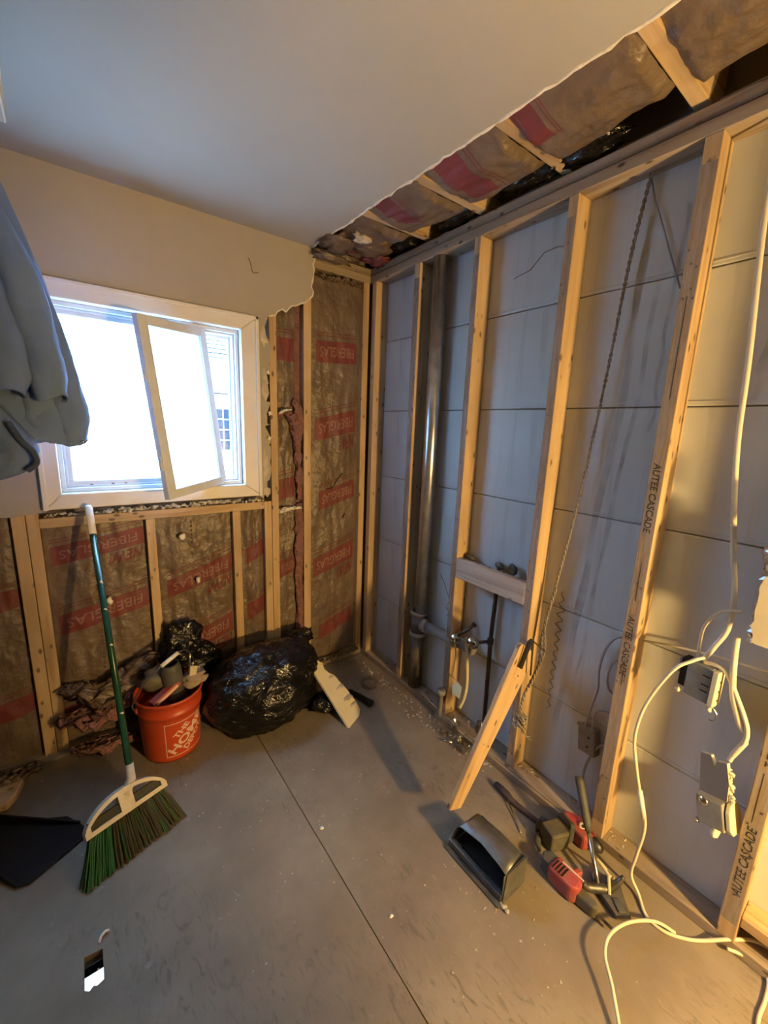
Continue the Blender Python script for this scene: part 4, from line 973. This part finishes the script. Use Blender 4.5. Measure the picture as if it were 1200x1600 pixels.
# ================================================================== dustpan and scraps on the left
dp = thing('dustpan', (-.25, 1.75, 0), 'black plastic dustpan lying flat beside the broom', 'dustpan')
c = [(-.073, 1.692), (-.110, 1.76), (-.150, 1.825), (-.40, 1.96), (-.445, 1.83), (-.285, 1.60), (-.255, 1.592)]
G().poly(c, Matrix.Translation((0, 0, .002)), .006).obj('pan', 'black_plastic', dp, bevel=.002)
for a, b_ in ((1, 3), (3, 4), (4, 5)):
    p, q = Vector((*c[a], .004)), Vector((*c[b_], .004)); g = G(); h0, h1 = (.012, .05) if a == 1 else ((.05, .05) if a == 3 else (.05, .012))
    n_ = (q - p).cross(Vector((0, 0, 1))).normalized() * .004
    g.add([p - n_, q - n_, q + n_, p + n_, p - n_ + Vector((0, 0, h0)), q - n_ + Vector((0, 0, h1)), q + n_ + Vector((0, 0, h1)), p + n_ + Vector((0, 0, h0))], [(0, 1, 2, 3), (4, 5, 6, 7), (0, 1, 5, 4), (1, 2, 6, 5), (2, 3, 7, 6), (3, 0, 4, 7)])
    g.obj('side_wall', 'black_plastic', dp, bevel=.002)
G().tube([(-.42, 1.895, .045), (-.445, 1.91, .05)], .014, 10).obj('handle', 'black_plastic', dp, smooth=True)
ws = thing('wood_scrap', (-.33, 2.05, 0), 'tan wood scrap lying behind the black dustpan', 'wood scrap')
G().poly([(-.44, 2.01), (-.345, 1.995), (-.318, 2.03), (-.298, 2.115), (-.34, 2.125), (-.44, 2.125)], Matrix.Translation((0, 0, .003)) , .035).obj('block', 'pine_x', ws, bevel=.004)
# floor hole: chipped tile edge and added glow below
ch = thing('chipped_edge', (-.05, 1.26, 0), 'pale chip of tile standing at the edge of the floor hole', 'tile chip')
G().tube(smooth_path([(-.072, 1.262, .004), (-.066, 1.275, .008), (-.054, 1.284, .007), (-.045, 1.282, .003)], 4), .004, 6).obj('chip', 'white_plastic', ch)
lt = thing('glow_panel', (-.09, 1.38, -.45), 'added bluish glowing panel that makes the bright patch in the floor hole', 'lamp')  # invented emissive panel, stands in for whatever is bright down there
G().box(-.190, -.020, 1.345, 1.417, -.325, -.30).obj('glow_face', 'hole_glow', lt, bevel=.003); G().box(-.192, -.018, 1.343, 1.419, -.36, -.326).obj('housing', 'white_plastic', lt, bevel=.003)

# ================================================================== duct boot
db = thing('duct_boot', (1.09, .73, 0), 'sheet metal duct boot lying on its side with a black opening', 'duct boot')
bx0, bx1, by0, by1, bh = 1.030, 1.155, .612, .858, .128
th = .0018
# curved hood: profile in (y, z), extruded along x
hood = [(by1, .010)] + [(by1 - .004 - .04 * (1 - math.cos(a)), .03 + (bh - .045) * math.sin(a)) for a in [PI / 2 * i / 8 for i in range(9)]] + [(by1 - .13, bh - .004), (by0 + .03, bh - .008), (by0, bh - .012)]
g = G(); n = len(hood)
def lip(y): return .012 * math.sin((y - by0) / (by1 - by0) * PI)
vs = [Vector((bx0 + lip(y) + (.01 if z > .05 else 0), y, z)) for y, z in hood] + [Vector((bx1, y, z - .012 * (z > .05))) for y, z in hood]
g.add(vs, [(i, i + 1, i + 1 + n, i + n) for i in range(n - 1)])
o = g.obj('hood', 'duct_metal', db, smooth=True); s_ = o.modifiers.new('solid', 'SOLIDIFY'); s_.thickness = .002
G().box(bx0, bx1, by0 - .002, by0, 0.002, bh - .012).obj('end_panel', 'duct_metal', db)
G().box(bx1 - .002, bx1, by0, by1 - .05, .002, bh - .022).obj('back_panel', 'recess_black', db)
G().box(bx0, bx1, by0, by1, .002, .004).obj('bottom_panel', 'recess_black', db)
G().box(bx0 - .004, bx0 + .02, by0, by1, .004, .034).obj('front_flange', 'duct_metal', db, bevel=.002)
G().box(bx0 - .022, bx0 + .002, by0 - .006, by1 + .004, .001, .007).obj('floor_flange', 'abs_black', db, bevel=.001)
G().poly([(0, 0), (bx1 - bx0, 0), (bx1 - bx0, bh - .014), (.012, bh - .012)], basis((bx0, by0 - .004, .001), (1, 0, 0), (0, 0, 1), (0, -1, 0)), .002).obj('side_cap', 'duct_metal', db)
G().box(bx0 + .012, bx1 - .012, by0 + .004, by1 - .05, .03, .034).obj('inner_shelf', 'recess_black', db)
for i in range(4): g = G(); g.blob((bx0 - .004 + .008 * (i % 2), by0 - .012 + i * .016 - (0 if i < 2 else .05), .006), (.008, .010, .005), None, 1, .5, 2, i * 3.1); g.obj('plaster_lump', 'crumb', db)

# ================================================================== tools by the wall
pw = thing('pipe_wrench', (1.40, .8, 0), 'dark rusty pipe wrench lying along the bottom plate', 'wrench')
G().tube([(1.401, .925, .018), (1.392, .865, .020), (1.388, .83, .016), (1.392, .74, .014), (1.394, .70, .016)], [.013, .018, .013, .011, .012], 10, flat=.7).obj('handle', 'maroon_steel', pw, smooth=True)
g = G(); g.poly([(-.034, 0), (.0, -.012), (.034, .004), (.036, .030), (.014, .042), (.006, .024), (-.012, .022), (-.018, .046), (-.036, .040)], basis((1.385, .695, .006), (.98, .1, 0), (.1, -.98, 0), (0, 0, 1)), .030); g.obj('jaw', 'dull_steel', pw, bevel=.004)
G().lathe([(.008, 0), (.017, .002), (.017, .022), (.008, .024)], frame_to((1.405, .705, .022), (1.405, .68, .022)), 16).obj('adjusting_nut', 'dull_steel', pw, smooth=True)
nl = thing('long_nail', (1.33, .78, 0), 'thin metal rod lying beside the pipe wrench', 'rod')
G().tube([(1.372, .835, .012), (1.330, .765, .006), (1.302, .722, .004)], [.003, .003, .0022], 8).obj('shank', 'steel', nl, smooth=True); G().lathe([(0, 0), (.006, 0), (.006, .003), (0, .003)], frame_to((1.372, .835, .012), (1.40, .88, .016)), 10).obj('head', 'dull_steel', nl)
pl = thing('pliers', (1.32, .65, 0), 'dark open jawed pliers lying next to the pipe wrench', 'pliers')
G().tube(smooth_path([(1.365, .665, .014), (1.335, .668, .018), (1.305, .650, .018), (1.290, .632, .016)], 5), [.009 + .004 * math.sin(i * .25) for i in range(16)], 8, flat=.7).obj('jaw', 'grey_rubber', pl, smooth=True)
G().tube(smooth_path([(1.350, .650, .014), (1.372, .620, .020), (1.392, .605, .024), (1.405, .608, .020)], 5), .010, 8, flat=.7).obj('handle', 'dull_steel', pl, smooth=True)

def place(o_, d, up=(0, 0, 1)):
    """local frame on the floor: x along d"""
    x = Vector((d[0], d[1], d[2] if len(d) > 2 else 0)).normalized(); u = Vector(up); y = u.cross(x).normalized(); z = x.cross(y)
    return basis(o_, x, y, z)
sw = thing('cordless_saw', (1.27, .5, 0), 'red and black cordless saw lying on its side near the hammer', 'power tool')
T = place((1.262, .610, .004), (-.03, -1.0, 0))
G().poly([(0, .006), (.012, -.020), (.055, -.026), (.058, .030), (.02, .034)], T, .058).obj('motor_cap', 'grey_rubber', sw, bevel=.008)
G().poly([(.045, -.034), (.135, -.036), (.155, -.018), (.150, .018), (.120, .030), (.047, .032)], T, .066).obj('housing', 'red_plastic', sw, bevel=.010)
for i in range(4): G().box(.058 + i * .012, .063 + i * .012, -.030, .012, .066, .069).obj('cooling_slot', 'black_plastic', sw, bevel=.001, mw=T)
G().box(.070, .150, .016, .022, .064, .070).obj('pale_strip', 'logo_white', sw, bevel=.002, mw=T)  # thin pale strip along the housing edge
G().poly([(.098, .028), (.118, .028), (.128, .060), (.105, .064)], T, .052).obj('trigger_guard', 'red_plastic', sw, bevel=.006)
G().poly([(.145, -.022), (.205, -.016), (.218, -.002), (.205, .014), (.145, .016)], T, .046).obj('nose', 'olive_plastic', sw, bevel=.008)
G().box(.205, .268, -.007, .004, .018, .0195).obj('blade', 'dull_steel', sw, mw=T)
dl = thing('cordless_drill', (1.36, .6, 0), 'dusty cordless drill with red trim propped on the lath strip', 'power tool')
T = place((1.335, .635, .004), (1.0, -.12, .0))
G().poly([(-.008, -.030), (.070, -.052), (.092, -.030), (.088, .020), (.010, .038)], T, .075).obj('battery', 'olive_plastic', dl, bevel=.008)
G().poly([(.085, -.040), (.112, -.046), (.118, .020), (.088, .026)], T, .085).obj('grip', 'grey_rubber', dl, bevel=.008)
G().poly([(.110, -.085), (.170, -.098), (.182, -.010), (.160, .030), (.116, .034)], T, .062).obj('housing', 'red_plastic', dl, bevel=.010)
G().lathe([(0, .006), (.010, .006), (.015, .003), (.016, 0)], frame_to(T @ Vector((.148, -.050, .062)), T @ Vector((.130, -.075, .10))), 16).obj('selector_cap', 'cream_plastic', dl, smooth=True)
G().lathe([(0, .003), (.006, .003), (.006, 0)], frame_to(T @ Vector((.1465, -.052, .067)), T @ Vector((.130, -.075, .10))), 12).obj('selector_hole', 'black_plastic', dl)
G().lathe([(.024, 0), (.022, .03), (.012, .045)], frame_to(T @ Vector((.152, -.088, .032)), T @ Vector((.160, -.2, .030))), 16, True, True).obj('chuck', 'dull_steel', dl, smooth=True)
hm = thing('claw_hammer', (1.35, .43, 0), 'claw hammer with grey rubber grip standing against the stud', 'hammer')
h0 = Vector((1.340, .437, .035)); h1 = Vector((1.482, .612, .262)); at2 = lambda t: h0 + (h1 - h0) * t
G().tube([at2(0), at2(.10), at2(.50)], [.0095, .0085, .0085], 12).obj('shaft', 'steel', hm, smooth=True)
G().tube([at2(.46), at2(.55), at2(.75), at2(.93), at2(1.0)], [.0125, .0155, .0145, .0175, .0165], 14, flat=.85).obj('grip', 'grey_rubber', hm, smooth=True)
hx = Vector((.80, -.60, 0)); 
hc = at2(-.03)
pth = smooth_path([hc - hx * .062 + Vector((0, 0, .018)), hc - hx * .040 + Vector((0, 0, .004)), hc, hc + hx * .030 + Vector((0, 0, -.002)), hc + hx * .062 + Vector((0, 0, .022)), hc + hx * .078 + Vector((.006, 0, .048))], 5)
G().tube(pth, [.013 + .004 * math.sin(i / (len(pth) - 1) * PI) - .011 * max(0, i / (len(pth) - 1) - .6) * 1.6 for i in range(len(pth))], 12).obj('head', 'dull_steel', hm, smooth=True)
bt = thing('flat_scraper', (1.38, .37, 0), 'black flat bladed tool with brass lever lying by the cord', 'tool')
T = place((1.415, .452, .004), (-.62, -.79, 0))
G().poly([(0, -.048), (.05, -.056), (.145, -.030), (.150, .018), (.03, .040)], T, .020).obj('plate', 'abs_black', bt, bevel=.004)
G().box(.095, .138, -.018, .006, .020, .026).obj('boss', 'grey_rubber', bt, bevel=.002, mw=T)
G().tube([T @ Vector((.03, .020, .024)), T @ Vector((.05, -.012, .062)), T @ Vector((.005, -.030, .070)), T @ Vector((.018, .010, .03))], .005, 6).obj('lever', 'pex', bt)
G().tube([T @ Vector((.05, -.012, .06)), T @ Vector((.085, -.022, .024))], .005, 6).obj('lever', 'pex', bt)
sk = thing('metal_track_end', (1.50, .62, 0), 'grey cut end cap on the lath strip by the drill', 'end cap')
G().box(1.483, 1.524, .618, .627, .001, .046).obj('plate', 'grey_rubber', sk, bevel=.003)

# ================================================================== electrical
# upper box: long grey side toward the photographer, ivory face to the right
c1 = Vector((1.505, .33, .84))
eb = thing('electrical_box', c1, 'blue grey electrical box dangling from the white cable', 'electrical box', 'hanging electrical boxes')
Tn = basis(c1, Vector((.16, .987, 0)).normalized(), Vector((.987, -.16, 0)).normalized(), (0, 0, 1))   # local x: away along the wall; local -y: faces the room
G().box(-.050, .018, -.012, .040, -.056, .060).obj('box', 'box_plastic', eb, bevel=.003, mw=Tn)
G().box(.018, .040, -.004, .036, -.040, .055).obj('open_back', 'recess_black', eb, bevel=.003, mw=Tn); G().box(.034, .046, -.002, .030, .0, .05).obj('back_flange', 'box_plastic', eb, bevel=.002, mw=Tn)
dv = G().box(-.066, -.050, -.014, .030, -.058, .058).obj('device_face', 'device_ivory', eb, bevel=.003, mw=Tn)
for z in (-.04, -.01, .022): G().box(-.0672, -.0655, .004, .008, z, z + .006).obj('slot', 'recess_black', dv, mw=Tn)
for z in (-.02, .0, .03): G().box(-.046, -.026, -.0135, -.0115, z, z + .004).obj('slot', 'recess_black', eb, mw=Tn)
for p in ((.030, -.012, -.052), (-.056, .0, -.072), (-.046, .01, -.066)):
    g = G(); g.blob(Tn @ Vector(p), (.010, .006, .009), None, 2, .7, 2.3, p[0] * 99); g.obj('mounting_ear', 'device_ivory', eb, smooth=True)
G().tube(smooth_path([Tn @ Vector((-.06, 0, -.06)), Tn @ Vector((-.075, 0, -.075)), Tn @ Vector((-.072, 0, -.10)), Tn @ Vector((-.06, 0, -.105))], 4), .002, 6).obj('screw_loop', 'steel', eb)
# lower box, tilted
c2 = Vector((1.505, .205, .44))
eb2 = thing('electrical_box', c2, 'grey outlet box with broken ivory face hanging lowest on the cable', 'electrical box', 'hanging electrical boxes')
x2 = Vector((.14, .95, -.24)).normalized(); y2 = Vector((.985, -.14, 0)); y2 = (y2 - x2 * y2.dot(x2)).normalized(); z2 = x2.cross(y2); z2 = z2 if z2.z > 0 else -z2
Tn2 = basis(c2, x2, y2, z2)
G().box(-.022, .050, -.014, .045, -.045, .042).obj('box', 'box_grey', eb2, bevel=.004, mw=Tn2)
G().poly([(-.014, -.050), (.020, -.052), (.044, -.030), (.046, .012), (.030, .040), (-.010, .044), (-.026, .02), (-.028, -.03)], Tn2 @ basis((-.022, .016, 0), (0, 1, 0), (0, 0, 1), (1, 0, 0)) @ Matrix.Translation((0, 0, -.016)), .012).obj('device_face', 'device_ivory', eb2, bevel=.002)
g = G(); g.blob(Tn2 @ Vector((.01, .0, -.062)), (.028, .012, .010), None, 2, .6, 2.3, 3.0); g.obj('broken_lip', 'device_ivory', eb2, smooth=True)
g = G(); g.blob(Tn2 @ Vector((.055, -.005, -.05)), (.012, .006, .008), None, 2, .7, 2.3, 6.0); g.obj('mounting_ear', 'steel', eb2, smooth=True)
G().lathe([(0, .004), (.012, .004), (.014, 0)], frame_to(Tn2 @ Vector((.03, -.014, .030)), Tn2 @ Vector((.03, -.1, .06))), 14).obj('knockout', 'steel', eb2, smooth=True)
# drywall scrap still screwed above the lower box
sd = thing('hanging_drywall_scrap', (1.5, .19, .58), 'brown paper drywall scrap hanging above the lower outlet box', 'drywall')
Ts = basis((1.496, .245, .500), Vector((-.25, -.80, .30)).normalized(), Vector((.15, .25, .95)).normalized(), Vector((-.93, .3, .07)).normalized())
G().poly([(-.006, 0), (.072, .0), (.082, .055), (.080, .112), (.052, .108), (.044, .090), (.036, .120), (.006, .118)], Ts, .013, side=1).obj('sheet', ['cardboard', 'device_ivory'], sd)
g = G()
for i in range(9): g.blob(Ts @ Vector((.082 + .004 * math.sin(i * 2.1), .006 + i * .011, .006)), (.006, .008, .007), None, 1, .7, 2, i * 2.2)
g.obj('crumbled_edge', 'device_ivory', sd)
# drywall piece fixed to the near stud
bdw = thing('drywall_patch', (1.48, .15, 1.0), 'yellowish drywall remnant with foil edge fixed to the near stud', 'drywall')
Td = basis((0, 0, 0), (0, 1, 0), (0, 0, 1), (-1, 0, 0))
ptsd = [(-.22, 1.025), (.205, 1.030)] + rough_line((.214, 1.035), (.222, 1.215), 8, .012, 7.7) + [(.215, 1.225), (.12, 1.235), (-.22, 1.24)]
G().poly(ptsd, basis((1.478, 0, 0), (0, 1, 0), (0, 0, 1), (-1, 0, 0)), .013, side=1).obj('sheet', ['yellowed_drywall', 'galvanized'], bdw)
g = G()
for i in range(24):
    g.blob((1.492 + .02 * noise.noise(Vector((i, 2, 1))), .218 + .012 * noise.noise(Vector((i, 1, 0))), 1.03 + i * .0155), (.012, .010, .012), None, 1, .8, 2, i * 1.9)
g.obj('foil_edge', 'galvanized', bdw)
g = G(); g.blob((1.495, .205, 1.285), (.02, .03, .025), None, 2, .6, 2, 4.0); g.blob((1.50, .19, 1.37), (.014, .02, .05), None, 2, .7, 2, 5.0); g.obj('foil_wad', 'galvanized', bdw, smooth=True)

def cord(name, pts, r, mat, lab, cat='cable', part='sheath', flat=1.0, k=9):
    e = thing(name, pts[0], lab, cat); G().tube(smooth_path(pts, k), r, 10, flat=flat).obj(part, mat, e, smooth=True); return e
cord('house_cable', [(1.545, .395, 2.42), (1.545, .392, 2.18), (1.54, .363, 1.81), (1.54, .348, 1.56), (1.54, .311, 1.28), (1.54, .286, 1.15), (1.535, .280, 1.03), (1.53, .300, .96), (1.52, .320, .905)], .0075, 'cord_white', 'thick white cable dropping from the top plate to the upper box', flat=.7)
cord('house_cable', [(1.53, .258, 1.09), (1.525, .305, 1.07), (1.53, .335, 1.01), (1.53, .338, .95), (1.525, .335, .905)], .0045, 'cord_white', 'short white cable looping over to the top of the upper box')
cord('house_cable', [(1.50, .250, 1.02), (1.50, .245, .95), (1.50, .232, .85), (1.50, .205, .77), (1.502, .190, .745)], .0085, 'cord_white', 'thick cut cable end hanging right of the upper box', flat=.7)
cord('house_cable', [(1.51, .315, .905), (1.505, .262, .905), (1.50, .220, .84), (1.498, .185, .765), (1.497, .182, .715), (1.498, .196, .675), (1.50, .205, .635)], .0065, 'cord_white', 'white cable running from the upper box down to the drywall scrap')
cord('house_cable', [(1.497, .180, .72), (1.494, .190, .69), (1.495, .200, .66)], .008, 'cord_white', 'short twisted cable end above the hanging drywall scrap', flat=.5)
cord('wall_cable', [(1.585, .515, .862), (1.580, .43, .885), (1.575, .33, .905), (1.56, .26, .918), (1.54, .17, .935), (1.53, .05, .95)], .0035, 'cord_white', 'thin white wire strung level across the foam behind the upper box')
cord('extension_cord', [(1.505, .315, .92), (1.48, .335, .908), (1.45, .374, .862), (1.45, .426, .713), (1.45, .441, .579), (1.45, .420, .47), (1.45, .396, .384), (1.45, .365, .280), (1.45, .372, .15), (1.45, .377, .060), (1.445, .345, .015), (1.40, .30, .006), (1.40, .25, .005), (1.43, .205, .005), (1.47, .165, .009), (1.53, .10, .043), (1.58, .05, .044), (1.60, -.05, .044)], .0052, 'cord_white', 'long white cord hanging in an arc and trailing onto the floor')
G().tube([(1.449, .398, .395), (1.449, .372, .305)], .0085, 10).obj('cord_sleeve', 'white_plastic', bpy.data.objects['extension_cord'], smooth=True)
cord('trailing_cable', [(1.425, .225, .006), (1.385, .272, .030), (1.30, .318, .045), (1.215, .338, .048), (1.150, .325, .045), (1.10, .28, .035), (1.045, .235, .02), (.99, .19, .01), (.93, .12, .005)], .005, 'cord_white', 'white cord lying in a loose loop on the floor near the photographer', 'cable')
cord('trailing_cable', [(1.50, .11, .020), (1.53, .06, .018), (1.535, .030, .014), (1.51, .012, .008), (1.45, .008, .006), (1.37, .008, .005), (1.28, -.02, .005)], .005, 'cord_white', 'white cord curling across the bottom plate at the right edge', 'cable')
# outlet box low in the middle bay
lo = thing('outlet_box', (1.585, .64, .36), 'dusty grey outlet box low on the foam left of the near stud', 'electrical box', 'hanging electrical boxes')
To = basis((1.560, .640, .365), Vector((-.12, -.98, .12)).normalized(), Vector((.99, -.12, 0)).normalized(), Vector((0, .12, .99)).normalized())
G().box(-.036, .036, 0, .042, -.055, .052).obj('box', 'box_grey', lo, bevel=.004, mw=To)
for x, z in ((.012, .020), (.006, -.022)): G().box(x - .004, x + .004, -.0012, .001, z - .004, z + .004).obj('screw_hole', 'recess_black', lo, mw=To)
G().box(-.040, .030, -.002, .012, .050, .060).obj('clamp', 'box_grey', lo, bevel=.002, mw=To)
cord('grey_cable', [(1.59, .560, .845), (1.585, .600, .832), (1.582, .630, .77), (1.580, .640, .68), (1.580, .634, .60), (1.576, .645, .52), (1.570, .655, .42)], .005, 'cable_grey', 'grey cable arching from behind the near stud down to the outlet box')
cord('grey_cable', [(1.588, .565, .765), (1.582, .596, .73), (1.578, .606, .67), (1.58, .595, .62), (1.588, .565, .60)], .005, 'cable_grey', 'short grey cable bowing out beside the near stud')
cord('grey_cable', [(1.588, .568, .52), (1.575, .600, .525), (1.566, .622, .50), (1.566, .626, .42)], .0045, 'cable_grey', 'small grey cable loop entering the outlet box top')
cord('grey_cable', [(1.585, .565, .385), (1.575, .590, .372), (1.568, .612, .32), (1.566, .630, .24), (1.556, .628, .14), (1.545, .625, .06)], .005, 'cable_grey', 'grey cable running down from the outlet box to the bottom plate')

# ================================================================== crumbs of plaster on the floor
rr = random.Random(11); g = G()
def crumbs(n, fx, fy, z, s0, s1):
    for i in range(n):
        s = rr.uniform(s0, s1); g.blob((fx(), fy(), z + s * .3), (s * rr.uniform(.7, 1.7), s, s * .5), Matrix.Rotation(rr.uniform(0, 3), 3, 'Z').to_4x4(), 1, .7, 1.7, rr.uniform(0, 90))
crumbs(170, lambda: 1.48 - abs(rr.gauss(0, .05)), lambda: rr.uniform(1.0, 2.18), 0, .002, .007)
crumbs(70, lambda: rr.uniform(1.0, 1.5), lambda: 2.19 - abs(rr.gauss(0, .03)), 0, .002, .006)
crumbs(90, lambda: rr.gauss(.62, .22), lambda: rr.gauss(1.25, .25), 0, .001, .0035)
crumbs(60, lambda: rr.gauss(1.05, .12), lambda: rr.gauss(.62, .1), 0, .001, .004)
crumbs(60, lambda: rr.uniform(.9, 1.5), lambda: rr.uniform(.2, 1.5), 0, .001, .003)
crumbs(40, lambda: rr.uniform(-.3, .5), lambda: rr.uniform(1.5, 2.1), 0, .0015, .004)
crumbs(60, lambda: rr.uniform(1.525, 1.595), lambda: rr.choice([1.34, .9, .49, 1.74]) + rr.gauss(0, .03), .038, .002, .006)
tag(g.obj('plaster_crumbs', 'crumb'), 'scattered plaster crumbs along the bottom plates and across the floor', 'debris', kind='stuff')
for i, (x, y, s) in enumerate(((.66, 1.20, .007), (.70, .80, .006), (.34, 1.98, .006))):
    g = G(); g.blob((x, y, s * .5), (s * 1.3, s, s * .6), None, 2, .6, 1.5, i * 5.0)
    tag(g.obj('plaster_chip', 'white_plastic', smooth=True), ['white plaster chip on the floor right of the long seam', 'white plaster chip on the floor left of the duct boot', 'white plaster chip between bucket and rubbish bag'][i], 'plaster chip')
